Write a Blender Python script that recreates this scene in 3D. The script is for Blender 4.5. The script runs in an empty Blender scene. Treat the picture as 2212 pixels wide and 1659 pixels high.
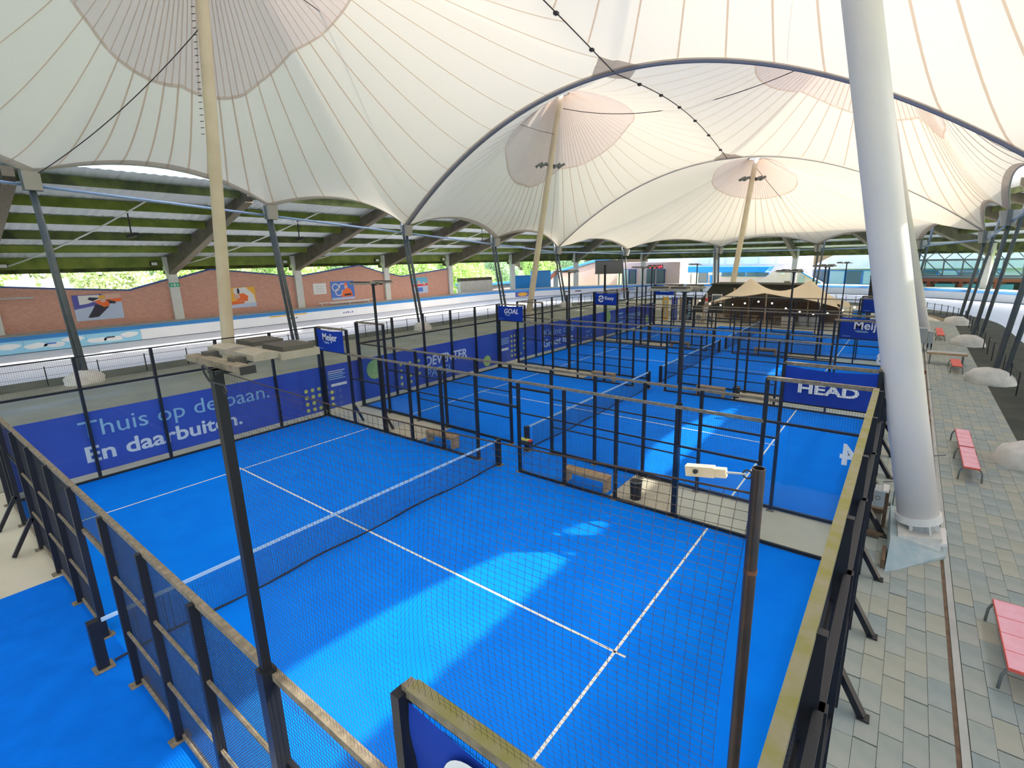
import bpy, math, random
import numpy as np
from mathutils import Matrix, Vector

random.seed(7)
RNG = np.random.default_rng(7)
PI = math.pi
SC = bpy.context.scene
COL = SC.collection

# ------------------------------------------------------------------ camera
cam_data = bpy.data.cameras.new('camera')
cam = bpy.data.objects.new('camera', cam_data)
COL.objects.link(cam)
yaw, pitch, roll = -0.6443, -0.2322, -0.0203
sy, cy, sp, cp = math.sin(yaw), math.cos(yaw), math.sin(pitch), math.cos(pitch)
fw = Vector((sy * cp, cy * cp, sp))
rt = Vector((cy, -sy, 0))
up = rt.cross(fw)
rt, up = (math.cos(roll) * rt + math.sin(roll) * up), (-math.sin(roll) * rt + math.cos(roll) * up)
M = Matrix((rt, up, -fw)).transposed().to_4x4()
M.translation = Vector((20.2857, -1.7042, 6.6716))
cam.matrix_world = M
cam_data.sensor_width = 36
cam_data.lens = 36 * 1083.06 / 2212
cam_data.shift_x = -41.0 / 2212
cam_data.shift_y = -13.04 / 2212
cam_data.clip_start = 0.05
cam_data.clip_end = 1000
SC.camera = cam

# ------------------------------------------------------------------ sky, sun, exposure
SUN_DIR = Vector((-0.905, -0.78, -1.0)).normalized()
world = bpy.data.worlds.new('sky')
SC.world = world
world.use_nodes = True
wn = world.node_tree
sky = wn.nodes.new('ShaderNodeTexSky')
sky.sky_type = 'NISHITA'
sky.sun_disc = False
sky.sun_elevation = math.radians(41)
sky.sun_rotation = math.atan2(0.905, 0.78)
sky.air_density = 1.0
sky.dust_density = 5.0
bg = wn.nodes['Background']
bg.inputs['Strength'].default_value = 0.52
wn.links.new(sky.outputs[0], bg.inputs['Color'])
sun_data = bpy.data.lights.new('sun', 'SUN')
sun_data.energy = 4.7
sun_data.angle = math.radians(0.6)
sun_data.color = (1.0, 0.93, 0.82)
sun = bpy.data.objects.new('sun', sun_data)
sun.rotation_euler = SUN_DIR.to_track_quat('-Z', 'Y').to_euler()
sun.location = (60, 50, 80)
COL.objects.link(sun)
SC.view_settings.view_transform = 'Standard'
SC.view_settings.look = 'None'
SC.view_settings.exposure = 0.70
SC.view_settings.gamma = 1.0
SC.view_settings.use_curve_mapping = False
try:
    SC.cycles.max_bounces = 10
    SC.cycles.transparent_max_bounces = 24
    SC.cycles.caustics_reflective = False
    SC.cycles.caustics_refractive = False
except Exception:
    pass

# ------------------------------------------------------------------ materials
MATS = {}

def mat(name, col, rough=0.6, metal=0.0, noise=None, scale=8.0, bump=0.0, spec=None, coords='Object', detail=4.0, lo=0.35, hi=0.65):
    """Principled material; noise = second colour mixed in by a noise texture."""
    m = bpy.data.materials.new(name)
    m.use_nodes = True
    nt = m.node_tree
    b = nt.nodes['Principled BSDF']
    b.inputs['Base Color'].default_value = (*col, 1)
    b.inputs['Roughness'].default_value = rough
    b.inputs['Metallic'].default_value = metal
    if spec is not None:
        b.inputs['Specular IOR Level'].default_value = spec
    if noise is not None or bump:
        tc = nt.nodes.new('ShaderNodeTexCoord')
        n = nt.nodes.new('ShaderNodeTexNoise')
        n.inputs['Scale'].default_value = scale
        n.inputs['Detail'].default_value = detail
        nt.links.new(tc.outputs[coords], n.inputs['Vector'])
        if noise is not None:
            r = nt.nodes.new('ShaderNodeValToRGB')
            r.color_ramp.elements[0].position = lo
            r.color_ramp.elements[1].position = hi
            r.color_ramp.elements[0].color = (*col, 1)
            r.color_ramp.elements[1].color = (*noise, 1)
            nt.links.new(n.outputs['Fac'], r.inputs['Fac'])
            nt.links.new(r.outputs['Color'], b.inputs['Base Color'])
        if bump:
            bp = nt.nodes.new('ShaderNodeBump')
            bp.inputs['Strength'].default_value = bump
            bp.inputs['Distance'].default_value = 0.02
            nt.links.new(n.outputs['Fac'], bp.inputs['Height'])
            nt.links.new(bp.outputs['Normal'], b.inputs['Normal'])
    MATS[name] = m
    return m

def fabric_mat(name, refl, trans, share):
    """A coated fabric that lets part of the light through: diffuse + translucent."""
    m = bpy.data.materials.new(name)
    m.use_nodes = True
    nt = m.node_tree
    nt.nodes.remove(nt.nodes['Principled BSDF'])
    out = nt.nodes['Material Output']
    d = nt.nodes.new('ShaderNodeBsdfDiffuse')
    t = nt.nodes.new('ShaderNodeBsdfTranslucent')
    d.inputs['Color'].default_value = (*refl, 1)
    t.inputs['Color'].default_value = (*trans, 1)
    x = nt.nodes.new('ShaderNodeMixShader')
    x.inputs[0].default_value = share
    nt.links.new(d.outputs[0], x.inputs[1])
    nt.links.new(t.outputs[0], x.inputs[2])
    nt.links.new(x.outputs[0], out.inputs['Surface'])
    MATS[name] = m
    return m

def glass_mat(name, tint, gloss=0.06):
    m = bpy.data.materials.new(name)
    m.use_nodes = True
    nt = m.node_tree
    nt.nodes.remove(nt.nodes['Principled BSDF'])
    out = nt.nodes['Material Output']
    t = nt.nodes.new('ShaderNodeBsdfTransparent')
    t.inputs['Color'].default_value = (*tint, 1)
    g = nt.nodes.new('ShaderNodeBsdfGlossy')
    g.inputs['Roughness'].default_value = 0.02
    lw = nt.nodes.new('ShaderNodeLayerWeight')
    lw.inputs['Blend'].default_value = 0.5
    pw = nt.nodes.new('ShaderNodeMath')
    pw.operation = 'POWER'
    pw.inputs[1].default_value = 4.0
    fr = nt.nodes.new('ShaderNodeMath')
    fr.operation = 'MULTIPLY_ADD'
    fr.inputs[1].default_value = 0.55
    fr.inputs[2].default_value = 0.03
    nt.links.new(lw.outputs['Facing'], pw.inputs[0])
    nt.links.new(pw.outputs[0], fr.inputs[0])
    x = nt.nodes.new('ShaderNodeMixShader')
    nt.links.new(fr.outputs[0], x.inputs[0])
    nt.links.new(t.outputs[0], x.inputs[1])
    nt.links.new(g.outputs[0], x.inputs[2])
    nt.links.new(x.outputs[0], out.inputs['Surface'])
    MATS[name] = m
    return m

def emit_mat(name, col, strength):
    m = bpy.data.materials.new(name)
    m.use_nodes = True
    b = m.node_tree.nodes['Principled BSDF']
    b.inputs['Base Color'].default_value = (*col, 1)
    b.inputs['Emission Color'].default_value = (*col, 1)
    b.inputs['Emission Strength'].default_value = strength
    MATS[name] = m
    return m

def brick_mat(name, c1, c2, mortar, sc):
    m = bpy.data.materials.new(name)
    m.use_nodes = True
    nt = m.node_tree
    b = nt.nodes['Principled BSDF']
    b.inputs['Roughness'].default_value = 0.9
    tc = nt.nodes.new('ShaderNodeTexCoord')
    mp = nt.nodes.new('ShaderNodeMapping')
    mp.inputs['Rotation'].default_value = (PI / 2, 0, PI / 2)
    sx = nt.nodes.new('ShaderNodeSeparateXYZ')
    cx = nt.nodes.new('ShaderNodeCombineXYZ')
    br = nt.nodes.new('ShaderNodeTexBrick')
    br.inputs['Color1'].default_value = (*c1, 1)
    br.inputs['Color2'].default_value = (*c2, 1)
    br.inputs['Mortar'].default_value = (*mortar, 1)
    br.inputs['Scale'].default_value = sc
    br.inputs['Mortar Size'].default_value = 0.02
    nt.links.new(tc.outputs['UV'], br.inputs['Vector'])
    nz = nt.nodes.new('ShaderNodeTexNoise')
    nz.inputs['Scale'].default_value = 3.0
    mx = nt.nodes.new('ShaderNodeMixRGB')
    mx.blend_type = 'MULTIPLY'
    mx.inputs[0].default_value = 0.5
    nt.links.new(br.outputs['Color'], mx.inputs[1])
    nt.links.new(nz.outputs['Fac'], mx.inputs[2])
    nt.links.new(br.outputs['Color'], b.inputs['Base Color'])
    for n in (mp, sx, cx, nz, mx):
        nt.nodes.remove(n)
    MATS[name] = m
    return m

mat('turf', (0.0, 0.20, 0.93), 0.95, noise=(0.0, 0.225, 0.97), scale=1.2, spec=0.1, detail=8)
mat('turf_outer', (0.0, 0.15, 0.74), 0.95, noise=(0.0, 0.17, 0.82), scale=2.0, spec=0.1)
mat('line_white', (0.80, 0.80, 0.76), 0.8)
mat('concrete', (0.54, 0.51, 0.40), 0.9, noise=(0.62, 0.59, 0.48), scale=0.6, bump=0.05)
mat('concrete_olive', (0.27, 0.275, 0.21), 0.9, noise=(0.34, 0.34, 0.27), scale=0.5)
mat('concrete_grey', (0.42, 0.42, 0.39), 0.9, noise=(0.50, 0.50, 0.47), scale=1.5)
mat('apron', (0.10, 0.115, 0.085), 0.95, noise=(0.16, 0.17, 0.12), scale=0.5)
mat('apron_shaded', (0.035, 0.042, 0.036), 0.95, noise=(0.06, 0.065, 0.05), scale=0.6)  # apron with the deep shade of the right side put into its colour
mat('ice_floor', (0.72, 0.78, 0.90), 0.7, noise=(0.78, 0.83, 0.93), scale=0.4)
mat('steel_black', (0.012, 0.014, 0.020), 0.45, spec=0.4)
mat('rail_weathered', (0.16, 0.135, 0.095), 0.8, noise=(0.27, 0.23, 0.17), scale=14)
mat('rail_moss', (0.20, 0.195, 0.055), 0.9, noise=(0.24, 0.225, 0.15), scale=5)
mat('wire_black', (0.014, 0.015, 0.020), 0.6)
mat('cord', (0.045, 0.030, 0.025), 0.9)
mat('net_black', (0.015, 0.02, 0.04), 0.9)
mat('net_tape', (0.42, 0.62, 0.80), 0.8)
mat('banner_blue', (0.010, 0.045, 0.34), 0.8, noise=(0.014, 0.055, 0.40), scale=1.5, spec=0.15)
mat('banner_wall', (0.042, 0.082, 0.46), 0.6, noise=(0.05, 0.098, 0.50), scale=0.8)
mat('print_white', (0.82, 0.84, 0.86), 0.7)
mat('print_pale', (0.35, 0.60, 0.78), 0.7)
mat('print_dim', (0.10, 0.14, 0.42), 0.7)
mat('print_yellow', (0.72, 0.70, 0.16), 0.7)
mat('ball_green', (0.36, 0.62, 0.14), 0.7, noise=(0.60, 0.75, 0.20), scale=1.5)
mat('mast_white', (0.74, 0.72, 0.73), 0.5, noise=(0.78, 0.76, 0.73), scale=0.7)
mat('mast_cream', (0.70, 0.60, 0.44), 0.6, noise=(0.76, 0.67, 0.50), scale=0.8)
mat('strut_steel', (0.085, 0.115, 0.15), 0.4, noise=(0.13, 0.15, 0.15), scale=2.0, spec=0.5)
mat('bracket', (0.45, 0.44, 0.42), 0.6)
mat('tube_blue', (0.30, 0.44, 0.72), 0.4, spec=0.6)
mat('footing', (0.62, 0.60, 0.55), 0.95, noise=(0.74, 0.71, 0.66), scale=3, bump=0.5)
mat('plinth', (0.30, 0.40, 0.44), 0.9, noise=(0.42, 0.49, 0.50), scale=3)
mat('cable', (0.03, 0.03, 0.035), 0.6)
mat('valley_grey', (0.28, 0.30, 0.40), 0.6)
mat('roof_sheet', (0.74, 0.78, 0.80), 0.5)
mat('purlin_green', (0.10, 0.14, 0.025), 0.9, noise=(0.22, 0.27, 0.05), scale=0.8, lo=0.3, hi=0.7)
mat('purlin_dark', (0.045, 0.055, 0.025), 0.9, noise=(0.12, 0.15, 0.04), scale=0.9)
mat('rafter', (0.085, 0.075, 0.058), 0.9, noise=(0.13, 0.115, 0.085), scale=1.2)
mat('column', (0.62, 0.64, 0.61), 0.9, noise=(0.70, 0.70, 0.64), scale=1.5)
mat('coping_blue', (0.03, 0.09, 0.30), 0.5)
mat('pad_white', (0.82, 0.85, 0.88), 0.6, noise=(0.86, 0.88, 0.90), scale=0.6)
mat('pad_blue', (0.06, 0.33, 0.80), 0.6)
mat('pad_sky', (0.32, 0.66, 0.86), 0.6)
brick_mat('brick', (0.66, 0.33, 0.24), (0.56, 0.27, 0.20), (0.62, 0.48, 0.40), 1.0)
brick_mat('brick_pink', (0.80, 0.58, 0.58), (0.74, 0.52, 0.52), (0.78, 0.68, 0.66), 1.0)
mat('tile_a', (0.30, 0.34, 0.31), 0.85, noise=(0.38, 0.40, 0.36), scale=1.6)
mat('tile_b', (0.265, 0.32, 0.315), 0.85, noise=(0.34, 0.38, 0.36), scale=1.8)
mat('tile_c', (0.35, 0.36, 0.30), 0.85, noise=(0.41, 0.41, 0.345), scale=1.4)
mat('tile_joint', (0.10, 0.11, 0.10), 0.95)
mat('edge_cream', (0.62, 0.54, 0.44), 0.9, noise=(0.72, 0.66, 0.56), scale=4)
mat('bench_red', (0.72, 0.10, 0.075), 0.55, noise=(0.78, 0.13, 0.10), scale=4)
mat('bench_pink', (0.84, 0.38, 0.46), 0.5, noise=(0.88, 0.46, 0.54), scale=4)
mat('tube_grey', (0.16, 0.18, 0.18), 0.5)
mat('wood', (0.42, 0.29, 0.16), 0.8, noise=(0.52, 0.38, 0.23), scale=5)
mat('wood_dark', (0.14, 0.085, 0.05), 0.8, noise=(0.20, 0.13, 0.08), scale=5)
mat('rust', (0.16, 0.06, 0.03), 0.9, noise=(0.26, 0.11, 0.05), scale=12)
mat('pole_rust', (0.010, 0.009, 0.010), 0.4, noise=(0.034, 0.017, 0.013), scale=9, spec=0.6)
mat('block_beige', (0.66, 0.52, 0.34), 0.6, noise=(0.72, 0.58, 0.40), scale=30)
mat('lamp_beige', (0.29, 0.265, 0.205), 0.7, noise=(0.34, 0.31, 0.25), scale=8)
mat('lamp_fin', (0.075, 0.07, 0.058), 0.7)
mat('box_grey', (0.42, 0.45, 0.46), 0.5)
mat('plastic_black', (0.015, 0.016, 0.018), 0.5)
mat('tent_sand', (0.74, 0.63, 0.46), 0.8)
mat('hut_dark', (0.035, 0.038, 0.030), 0.8, noise=(0.05, 0.052, 0.04), scale=1)
mat('frame_white', (0.75, 0.75, 0.73), 0.6)
mat('window_glass', (0.10, 0.16, 0.20), 0.15, spec=0.6)
mat('window_cyan', (0.36, 0.55, 0.62), 0.2, spec=0.6)
mat('facade_blue', (0.01, 0.28, 0.80), 0.6)
mat('facade_white', (0.80, 0.80, 0.80), 0.7, noise=(0.70, 0.73, 0.78), scale=0.5)
mat('facade_lilac', (0.76, 0.74, 0.84), 0.8, noise=(0.82, 0.79, 0.86), scale=0.7)
mat('screen_dark', (0.05, 0.05, 0.048), 0.5)
emit_mat('led_red', (1.0, 0.03, 0.05), 2.5)
emit_mat('bulb_warm', (1.0, 0.93, 0.78), 5.0)
mat('leaf_light', (0.42, 0.62, 0.20), 0.8, noise=(0.58, 0.74, 0.32), scale=1.5)
mat('leaf_yellow', (0.54, 0.66, 0.34), 0.8, noise=(0.66, 0.74, 0.44), scale=1.5)
mat('leaf_dark', (0.36, 0.52, 0.34), 0.8, noise=(0.46, 0.60, 0.40), scale=1.5)
mat('bark', (0.12, 0.09, 0.06), 0.9)
mat('grass', (0.16, 0.30, 0.06), 0.95, noise=(0.24, 0.38, 0.10), scale=0.5)
mat('truss', (0.10, 0.14, 0.16), 0.5)
mat('timber_red', (0.26, 0.085, 0.05), 0.8)
mat('sign_green', (0.0, 0.42, 0.22), 0.5)
mat('art_violet', (0.11, 0.11, 0.42), 0.7)
mat('art_ice', (0.52, 0.62, 0.80), 0.7)
mat('art_orange', (0.86, 0.17, 0.04), 0.7)
mat('art_amber', (0.86, 0.47, 0.06), 0.7)
mat('art_dark', (0.035, 0.035, 0.055), 0.7)
mat('art_skin', (0.72, 0.46, 0.36), 0.7)
mat('art_cyan', (0.14, 0.46, 0.66), 0.7)
mat('art_blue', (0.08, 0.20, 0.62), 0.7)
mat('art_red', (0.74, 0.05, 0.05), 0.7)
mat('chair_grey', (0.25, 0.26, 0.27), 0.6)
fabric_mat('membrane', (0.80, 0.78, 0.73), (1.0, 0.955, 0.79), 0.115)
fabric_mat('membrane_double', (0.66, 0.60, 0.56), (0.98, 0.86, 0.76), 0.110)
fabric_mat('seam', (0.62, 0.54, 0.49), (0.90, 0.78, 0.68), 0.70)
fabric_mat('cap_seam', (0.60, 0.53, 0.49), (0.90, 0.80, 0.72), 0.70)
fabric_mat('belt', (0.56, 0.52, 0.50), (0.80, 0.74, 0.70), 0.45)
glass_mat('glass', (0.95, 0.98, 0.985))
glass_mat('glass_green', (0.80, 0.90, 0.88))

# ------------------------------------------------------------------ mesh building
class MB:
    def __init__(self):
        self.v = []
        self.f = []
        self.uv = None

    def add(self, vs, fs):
        n = len(self.v)
        self.v.extend([tuple(map(float, p)) for p in vs])
        self.f.extend([tuple(i + n for i in f) for f in fs])
        return self

    def box(self, a, b):
        (x0, y0, z0), (x1, y1, z1) = a, b
        return self.add([(x0, y0, z0), (x1, y0, z0), (x1, y1, z0), (x0, y1, z0), (x0, y0, z1), (x1, y0, z1), (x1, y1, z1), (x0, y1, z1)],
                        [(0, 3, 2, 1), (4, 5, 6, 7), (0, 1, 5, 4), (1, 2, 6, 5), (2, 3, 7, 6), (3, 0, 4, 7)])

    def bar(self, p, q, w, h, upv=(0, 0, 1)):
        p, q = Vector(p), Vector(q)
        d = (q - p).normalized()
        u = Vector(upv)
        s = d.cross(u)
        if s.length < 1e-4:
            s = d.cross(Vector((0, 1, 0)))
        s.normalize()
        u = s.cross(d)
        o = [(-1, -1), (1, -1), (1, 1), (-1, 1)]
        vs = [e + s * (a * w / 2) + u * (b * h / 2) for e in (p, q) for a, b in o]
        return self.add(vs, [(3, 2, 1, 0), (4, 5, 6, 7), (0, 1, 5, 4), (1, 2, 6, 5), (2, 3, 7, 6), (3, 0, 4, 7)])

    def tube(self, pts, r, n=8, caps=True, closed=False):
        pts = [Vector(p) for p in pts]
        m = len(pts)
        rs = r if isinstance(r, (list, tuple)) else [r] * m
        base = len(self.v)
        ref = None
        for i, p in enumerate(pts):
            if closed:
                d = pts[(i + 1) % m] - pts[i - 1]
            else:
                d = pts[min(i + 1, m - 1)] - pts[max(i - 1, 0)]
            d.normalize()
            if ref is None:
                ref = d.cross(Vector((0, 0, 1)))
                if ref.length < 1e-3:
                    ref = d.cross(Vector((0, 1, 0)))
            ref = (ref - d * ref.dot(d)).normalized()
            t = d.cross(ref)
            for k in range(n):
                a = 2 * PI * k / n
                self.v.append(tuple(p + (ref * math.cos(a) + t * math.sin(a)) * rs[i]))
        for i in range(m if closed else m - 1):
            j = (i + 1) % m
            for k in range(n):
                l = (k + 1) % n
                self.f.append((base + i * n + k, base + i * n + l, base + j * n + l, base + j * n + k))
        if caps and not closed:
            self.f.append(tuple(base + k for k in reversed(range(n))))
            self.f.append(tuple(base + (m - 1) * n + k for k in range(n)))
        return self

    def grid(self, P):
        """P: array rows x cols x 3 -> open surface"""
        P = np.asarray(P)
        a, b = P.shape[:2]
        return self.add(P.reshape(-1, 3), [(i * b + j, i * b + j + 1, (i + 1) * b + j + 1, (i + 1) * b + j) for i in range(a - 1) for j in range(b - 1)])

    def prism(self, poly, vec):
        """flat polygon (3-D points) pushed along vec"""
        n = len(poly)
        vec = Vector(vec)
        vs = [Vector(p) for p in poly] + [Vector(p) + vec for p in poly]
        fs = [tuple(reversed(range(n))), tuple(range(n, 2 * n))] + [(i, (i + 1) % n, n + (i + 1) % n, n + i) for i in range(n)]
        return self.add(vs, fs)

    def mesh(self, name, material, off=(0, 0, 0), smooth=False):
        me = bpy.data.meshes.new(name)
        ox, oy, oz = off
        me.from_pydata([(x - ox, y - oy, z - oz) for x, y, z in self.v], [], self.f)
        if isinstance(material, str):
            material = MATS[material]
        me.materials.append(material)
        if self.uv is not None:
            ul = me.uv_layers.new(name='UVMap')
            for l in me.loops:
                ul.data[l.index].uv = self.uv(me.vertices[l.vertex_index].co + Vector(off))
        if smooth:
            for p in me.polygons:
                p.use_smooth = True
        me.update()
        return me

def thing(name, label, cat, loc=(0, 0, 0), group=None, rz=0.0):
    o = bpy.data.objects.new(name, None)
    o.empty_display_size = 0.2
    COL.objects.link(o)
    o.location = loc
    o.rotation_euler = (0, 0, rz)
    o['label'] = label
    o['category'] = cat
    if group:
        o['group'] = group
    return o

ROOTLOC = {}

def origin_of(o):
    p = Vector((0, 0, 0))
    while o is not None:
        p += Vector(o.location)
        o = o.parent
    return p

def part(parent, name, mb, material, smooth=False, label=None, stuff=False):
    """mb is in world coordinates; the mesh is stored relative to its thing's base."""
    off = origin_of(parent) if parent is not None else Vector((0, 0, 0))
    me = mb.mesh(name, material, off, smooth) if isinstance(mb, MB) else mb
    o = bpy.data.objects.new(name, me)
    COL.objects.link(o)
    o.parent = parent
    if label:
        o['label'] = label
    if stuff:
        o['kind'] = 'stuff'
    return o

def piece(parent, name, me, loc, rot=(0, 0, 0), stuff=False):
    """shared mesh placed at a world position under its parent"""
    o = bpy.data.objects.new(name, me)
    COL.objects.link(o)
    o.parent = parent
    o.location = Vector(loc) - (origin_of(parent) if parent is not None else Vector((0, 0, 0)))
    o.rotation_euler = rot
    if stuff:
        o['kind'] = 'stuff'
    return o

def single(name, mb, material, label, cat, group=None, smooth=False):
    vs = np.array(mb.v)
    c = ((vs[:, 0].min() + vs[:, 0].max()) / 2, (vs[:, 1].min() + vs[:, 1].max()) / 2, vs[:, 2].min())
    o = bpy.data.objects.new(name, mb.mesh(name, material, c, smooth))
    o.location = c
    COL.objects.link(o)
    o['label'] = label
    o['category'] = cat
    if group:
        o['group'] = group
    return o

def struct(name, mb, material, smooth=False):
    o = bpy.data.objects.new(name, mb.mesh(name, material, (0, 0, 0), smooth))
    COL.objects.link(o)
    o['kind'] = 'structure'
    return o

def copy_tree(o, parent=None):
    c = o.copy()
    COL.objects.link(c)
    c.parent = parent
    for ch in [x for x in bpy.data.objects if x.parent == o]:
        copy_tree(ch, c)
    return c

def text_mesh(body, size, material, bold=0.0, sx=1.0, spacing=1.0, shear=0.0, depth=0.004):
    cu = bpy.data.curves.new('lettering', 'FONT')
    cu.body = body
    cu.size = size
    cu.offset = bold * size
    cu.extrude = depth
    cu.shear = shear
    cu.space_character = spacing
    cu.resolution_u = 3
    ob = bpy.data.objects.new('lettering_tmp', cu)
    COL.objects.link(ob)
    bpy.context.view_layer.update()
    me = bpy.data.meshes.new_from_object(ob.evaluated_get(bpy.context.evaluated_depsgraph_get()))
    bpy.data.objects.remove(ob)
    for v in me.vertices:
        v.co.x *= sx
    me.materials.clear()
    me.materials.append(MATS[material])
    me.name = 'lettering'
    return me

def lettering(parent, body, size, at, ux, uy, material, bold=0.0, sx=1.0, spacing=1.0, shear=0.0, name='lettering', fit=None):
    me = text_mesh(body, size, material, bold, sx, spacing, shear)
    if fit:
        xs = [v.co.x for v in me.vertices]
        w = max(xs) - min(xs)
        for v in me.vertices:
            v.co.x = (v.co.x - min(xs)) * fit / w
    ux, uy = Vector(ux), Vector(uy)
    uz = ux.cross(uy)
    R = Matrix((ux, uy, uz)).transposed().to_4x4()
    o = bpy.data.objects.new(name, me)
    COL.objects.link(o)
    o.parent = parent
    R.translation = Vector(at) - origin_of(parent)
    o.matrix_local = R
    return o

def wires(w, h, pu, pv, r, name, material='wire_black'):
    """welded wire panel in the local XZ plane, real wires (three-sided)"""
    mb = MB()
    vs, fs = [], []
    tri = [(math.cos(a), math.sin(a)) for a in (PI / 2, PI * 7 / 6, PI * 11 / 6)]
    def wire(p0, p1, horiz):
        n = len(vs)
        for p in (p0, p1):
            for a, b in tri:
                vs.append((p[0], a * r, p[1] + b * r) if horiz else (p[0] + a * r, b * r, p[1]))
        for k in range(3):
            l = (k + 1) % 3
            fs.append((n + k, n + l, n + 3 + l, n + 3 + k))
    nu, nv = int(round(w / pu)), int(round(h / pv))
    for i in range(nu + 1):
        wire((w * i / nu, 0), (w * i / nu, h), False)
    for j in range(nv + 1):
        wire((0, h * j / nv), (w, h * j / nv), True)
    mb.add(vs, fs)
    return mb.mesh(name, material)

# ------------------------------------------------------------------ track geometry (straight - bend - straight)
CX, CY, RN = 2.5, 59.5, 40.0
S_ARC = CY + PI * RN

def st(s, R, z):
    if s <= CY:
        return (CX - R, s, z)
    if s >= S_ARC:
        return (CX + R, CY - (s - S_ARC), z)
    a = PI - (s - CY) / RN
    return (CX + R * math.cos(a), CY + R * math.sin(a), z)

def s_of_angle(deg):
    return CY + (PI - math.radians(deg)) * RN

def sweep(prof, s0, s1, step=3.0):
    ss = [s0 + (s1 - s0) * i / max(1, int(round((s1 - s0) / step))) for i in range(max(1, int(round((s1 - s0) / step))) + 1)]
    P = np.array([[st(s, R, z(s) if callable(z) else z) for R, z in prof] for s in ss])
    return MB().grid(P)

# ------------------------------------------------------------------ structure: ground
floor = struct('floor', MB().box((-1.35, -14, -0.35), (20.0, 60, 0.0)), 'concrete')
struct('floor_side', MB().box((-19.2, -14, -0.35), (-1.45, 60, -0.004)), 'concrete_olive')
struct('floor_joint', MB().box((-1.45, -14, -0.35), (-1.35, 60, -0.04)), 'tile_joint')
mb = MB()
pts = [st(s, 20.7, 0.0) for s in np.linspace(CY, S_ARC, 30)]
mb.prism([(p[0], p[1], -0.35) for p in reversed(pts)], (0, 0, 0.345))
struct('floor_end', mb, 'concrete')
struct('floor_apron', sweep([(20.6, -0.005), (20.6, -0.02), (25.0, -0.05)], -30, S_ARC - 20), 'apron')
struct('floor_apron_right', sweep([(21.5, -0.04), (25.0, -0.05)], S_ARC - 20, S_ARC + 80), 'apron_shaded')  # same apron, painted darker for the shade beyond the terrace
struct('floor_track', sweep([(24.9, -0.06), (40.6, -0.06)], -40, S_ARC + 95), 'ice_floor')
struct('floor_ledge', sweep([(40.6, -0.3), (40.6, 1.05), (40.9, 1.3), (43.4, 1.38)], -40, S_ARC + 95), 'concrete_grey')
struct('floor_ground', sweep([(43.3, -0.6), (300, -0.6)], -120, S_ARC + 150, 6), 'grass')

# courts: four, each 20 x 10 m, 12.04 m apart
PITCH = 12.04
COURT = ['nearest court', 'second court', 'third court', 'farthest court']
for k in range(4):
    y0 = PITCH * k
    t = struct('floor_turf', MB().box((0.0, y0 - 0.02, -0.02), (20.0, y0 + 10.02, 0.018)), 'turf')
    for nm, a, b in (('service_line', (3.03, y0 + 0.02), (3.08, y0 + 9.98)), ('service_line', (16.92, y0 + 0.02), (16.97, y0 + 9.98)),
                     ('centre_line', (2.85, y0 + 4.975), (17.15, y0 + 5.025))):
        part(t, nm, MB().box((a[0], a[1], 0.016), (b[0], b[1], 0.022)), 'line_white')
for k in range(5):
    ya, yb = (PITCH * k - 2.0, PITCH * k - 0.02)
    if k == 0:
        ya = -6
    struct('floor_turf_strip', MB().box((5.9, ya, -0.02), (14.05, yb, 0.012)), 'turf_outer' if k == 0 else 'turf')
hatch = thing('floor_hatch', 'grey steel hatch in the concrete between the two nearest courts', 'hatch', (3.6, 11.1, 0))
part(hatch, 'lid', MB().box((3.36, 10.72, 0), (3.85, 11.45, 0.012)), 'box_grey')

# ------------------------------------------------------------------ terrace on the right
terr = struct('floor_terrace', MB().box((20.12, -12, -0.4), (24.0, 62, -0.028)), 'tile_joint')
struct('trim_1', MB().box((20.0, -12, -0.3), (20.12, 62, 0.03)), 'edge_cream')
struct('trim_2', MB().box((21.62, -12, -0.3), (21.72, 62, 0.004)), 'concrete_grey')
struct('trim_3', MB().box((21.56, -12, -0.1), (21.615, 62, -0.014)), 'wood_dark')
tile_me = {}
for mname in ('tile_a', 'tile_b', 'tile_c'):
    for w, l in ((0.283, 0.62), (0.283, 0.60)):
        m_ = MB().box((-w / 2, -l / 2, -0.03), (w / 2, l / 2, 0.0))
        tile_me.setdefault(mname, []).append(m_.mesh('tile', mname))
rest = {m: MB() for m in tile_me}
cols = [20.12 + 0.288 * (i + 0.5) for i in range(5)] + [21.73 + 0.288 * (i + 0.5) for i in range(8)]
count = 0
for ci, x in enumerate(cols):
    offy = random.uniform(0, 0.6)
    y = 4.4 + offy
    while y < 61.5:
        mname = random.choice(['tile_a', 'tile_a', 'tile_b', 'tile_c'])
        in_pit = 20.12 < x < 21.5 and 10.3 < y < 14.9
        pit = 20.1 < x < 20.5 and 12.0 < y < 13.4
        dz = random.uniform(-0.004, 0.003)
        if not pit:
            if y < 18.0 and count < 290:
                piece(terr, 'tile', random.choice(tile_me[mname]), (x, y, dz))
                count += 1
            else:
                rest[mname].box((x - 0.141, y - 0.305, -0.03), (x + 0.141, y + 0.305, dz))
        y += 0.628
for mname, m_ in rest.items():
    part(terr, 'tiles', m_, mname, stuff=True)

# ------------------------------------------------------------------ brick wall, columns, ring roof
COLS_Y = [-21.6, -8.3, 5.0, 18.3, 31.6, 44.85, 57.5]
ARC_DEG = [163.5, 145, 126.5, 108, 89.5, 71, 52.5, 34, 15.5]
COL_S = COLS_Y + [s_of_angle(d) for d in ARC_DEG] + [S_ARC + d for d in (2, 15.3, 28.6, 41.9, 55.2, 68.5)]

def wall_uv(co):
    return (co.y * 2.0, co.z * 2.0)

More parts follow.
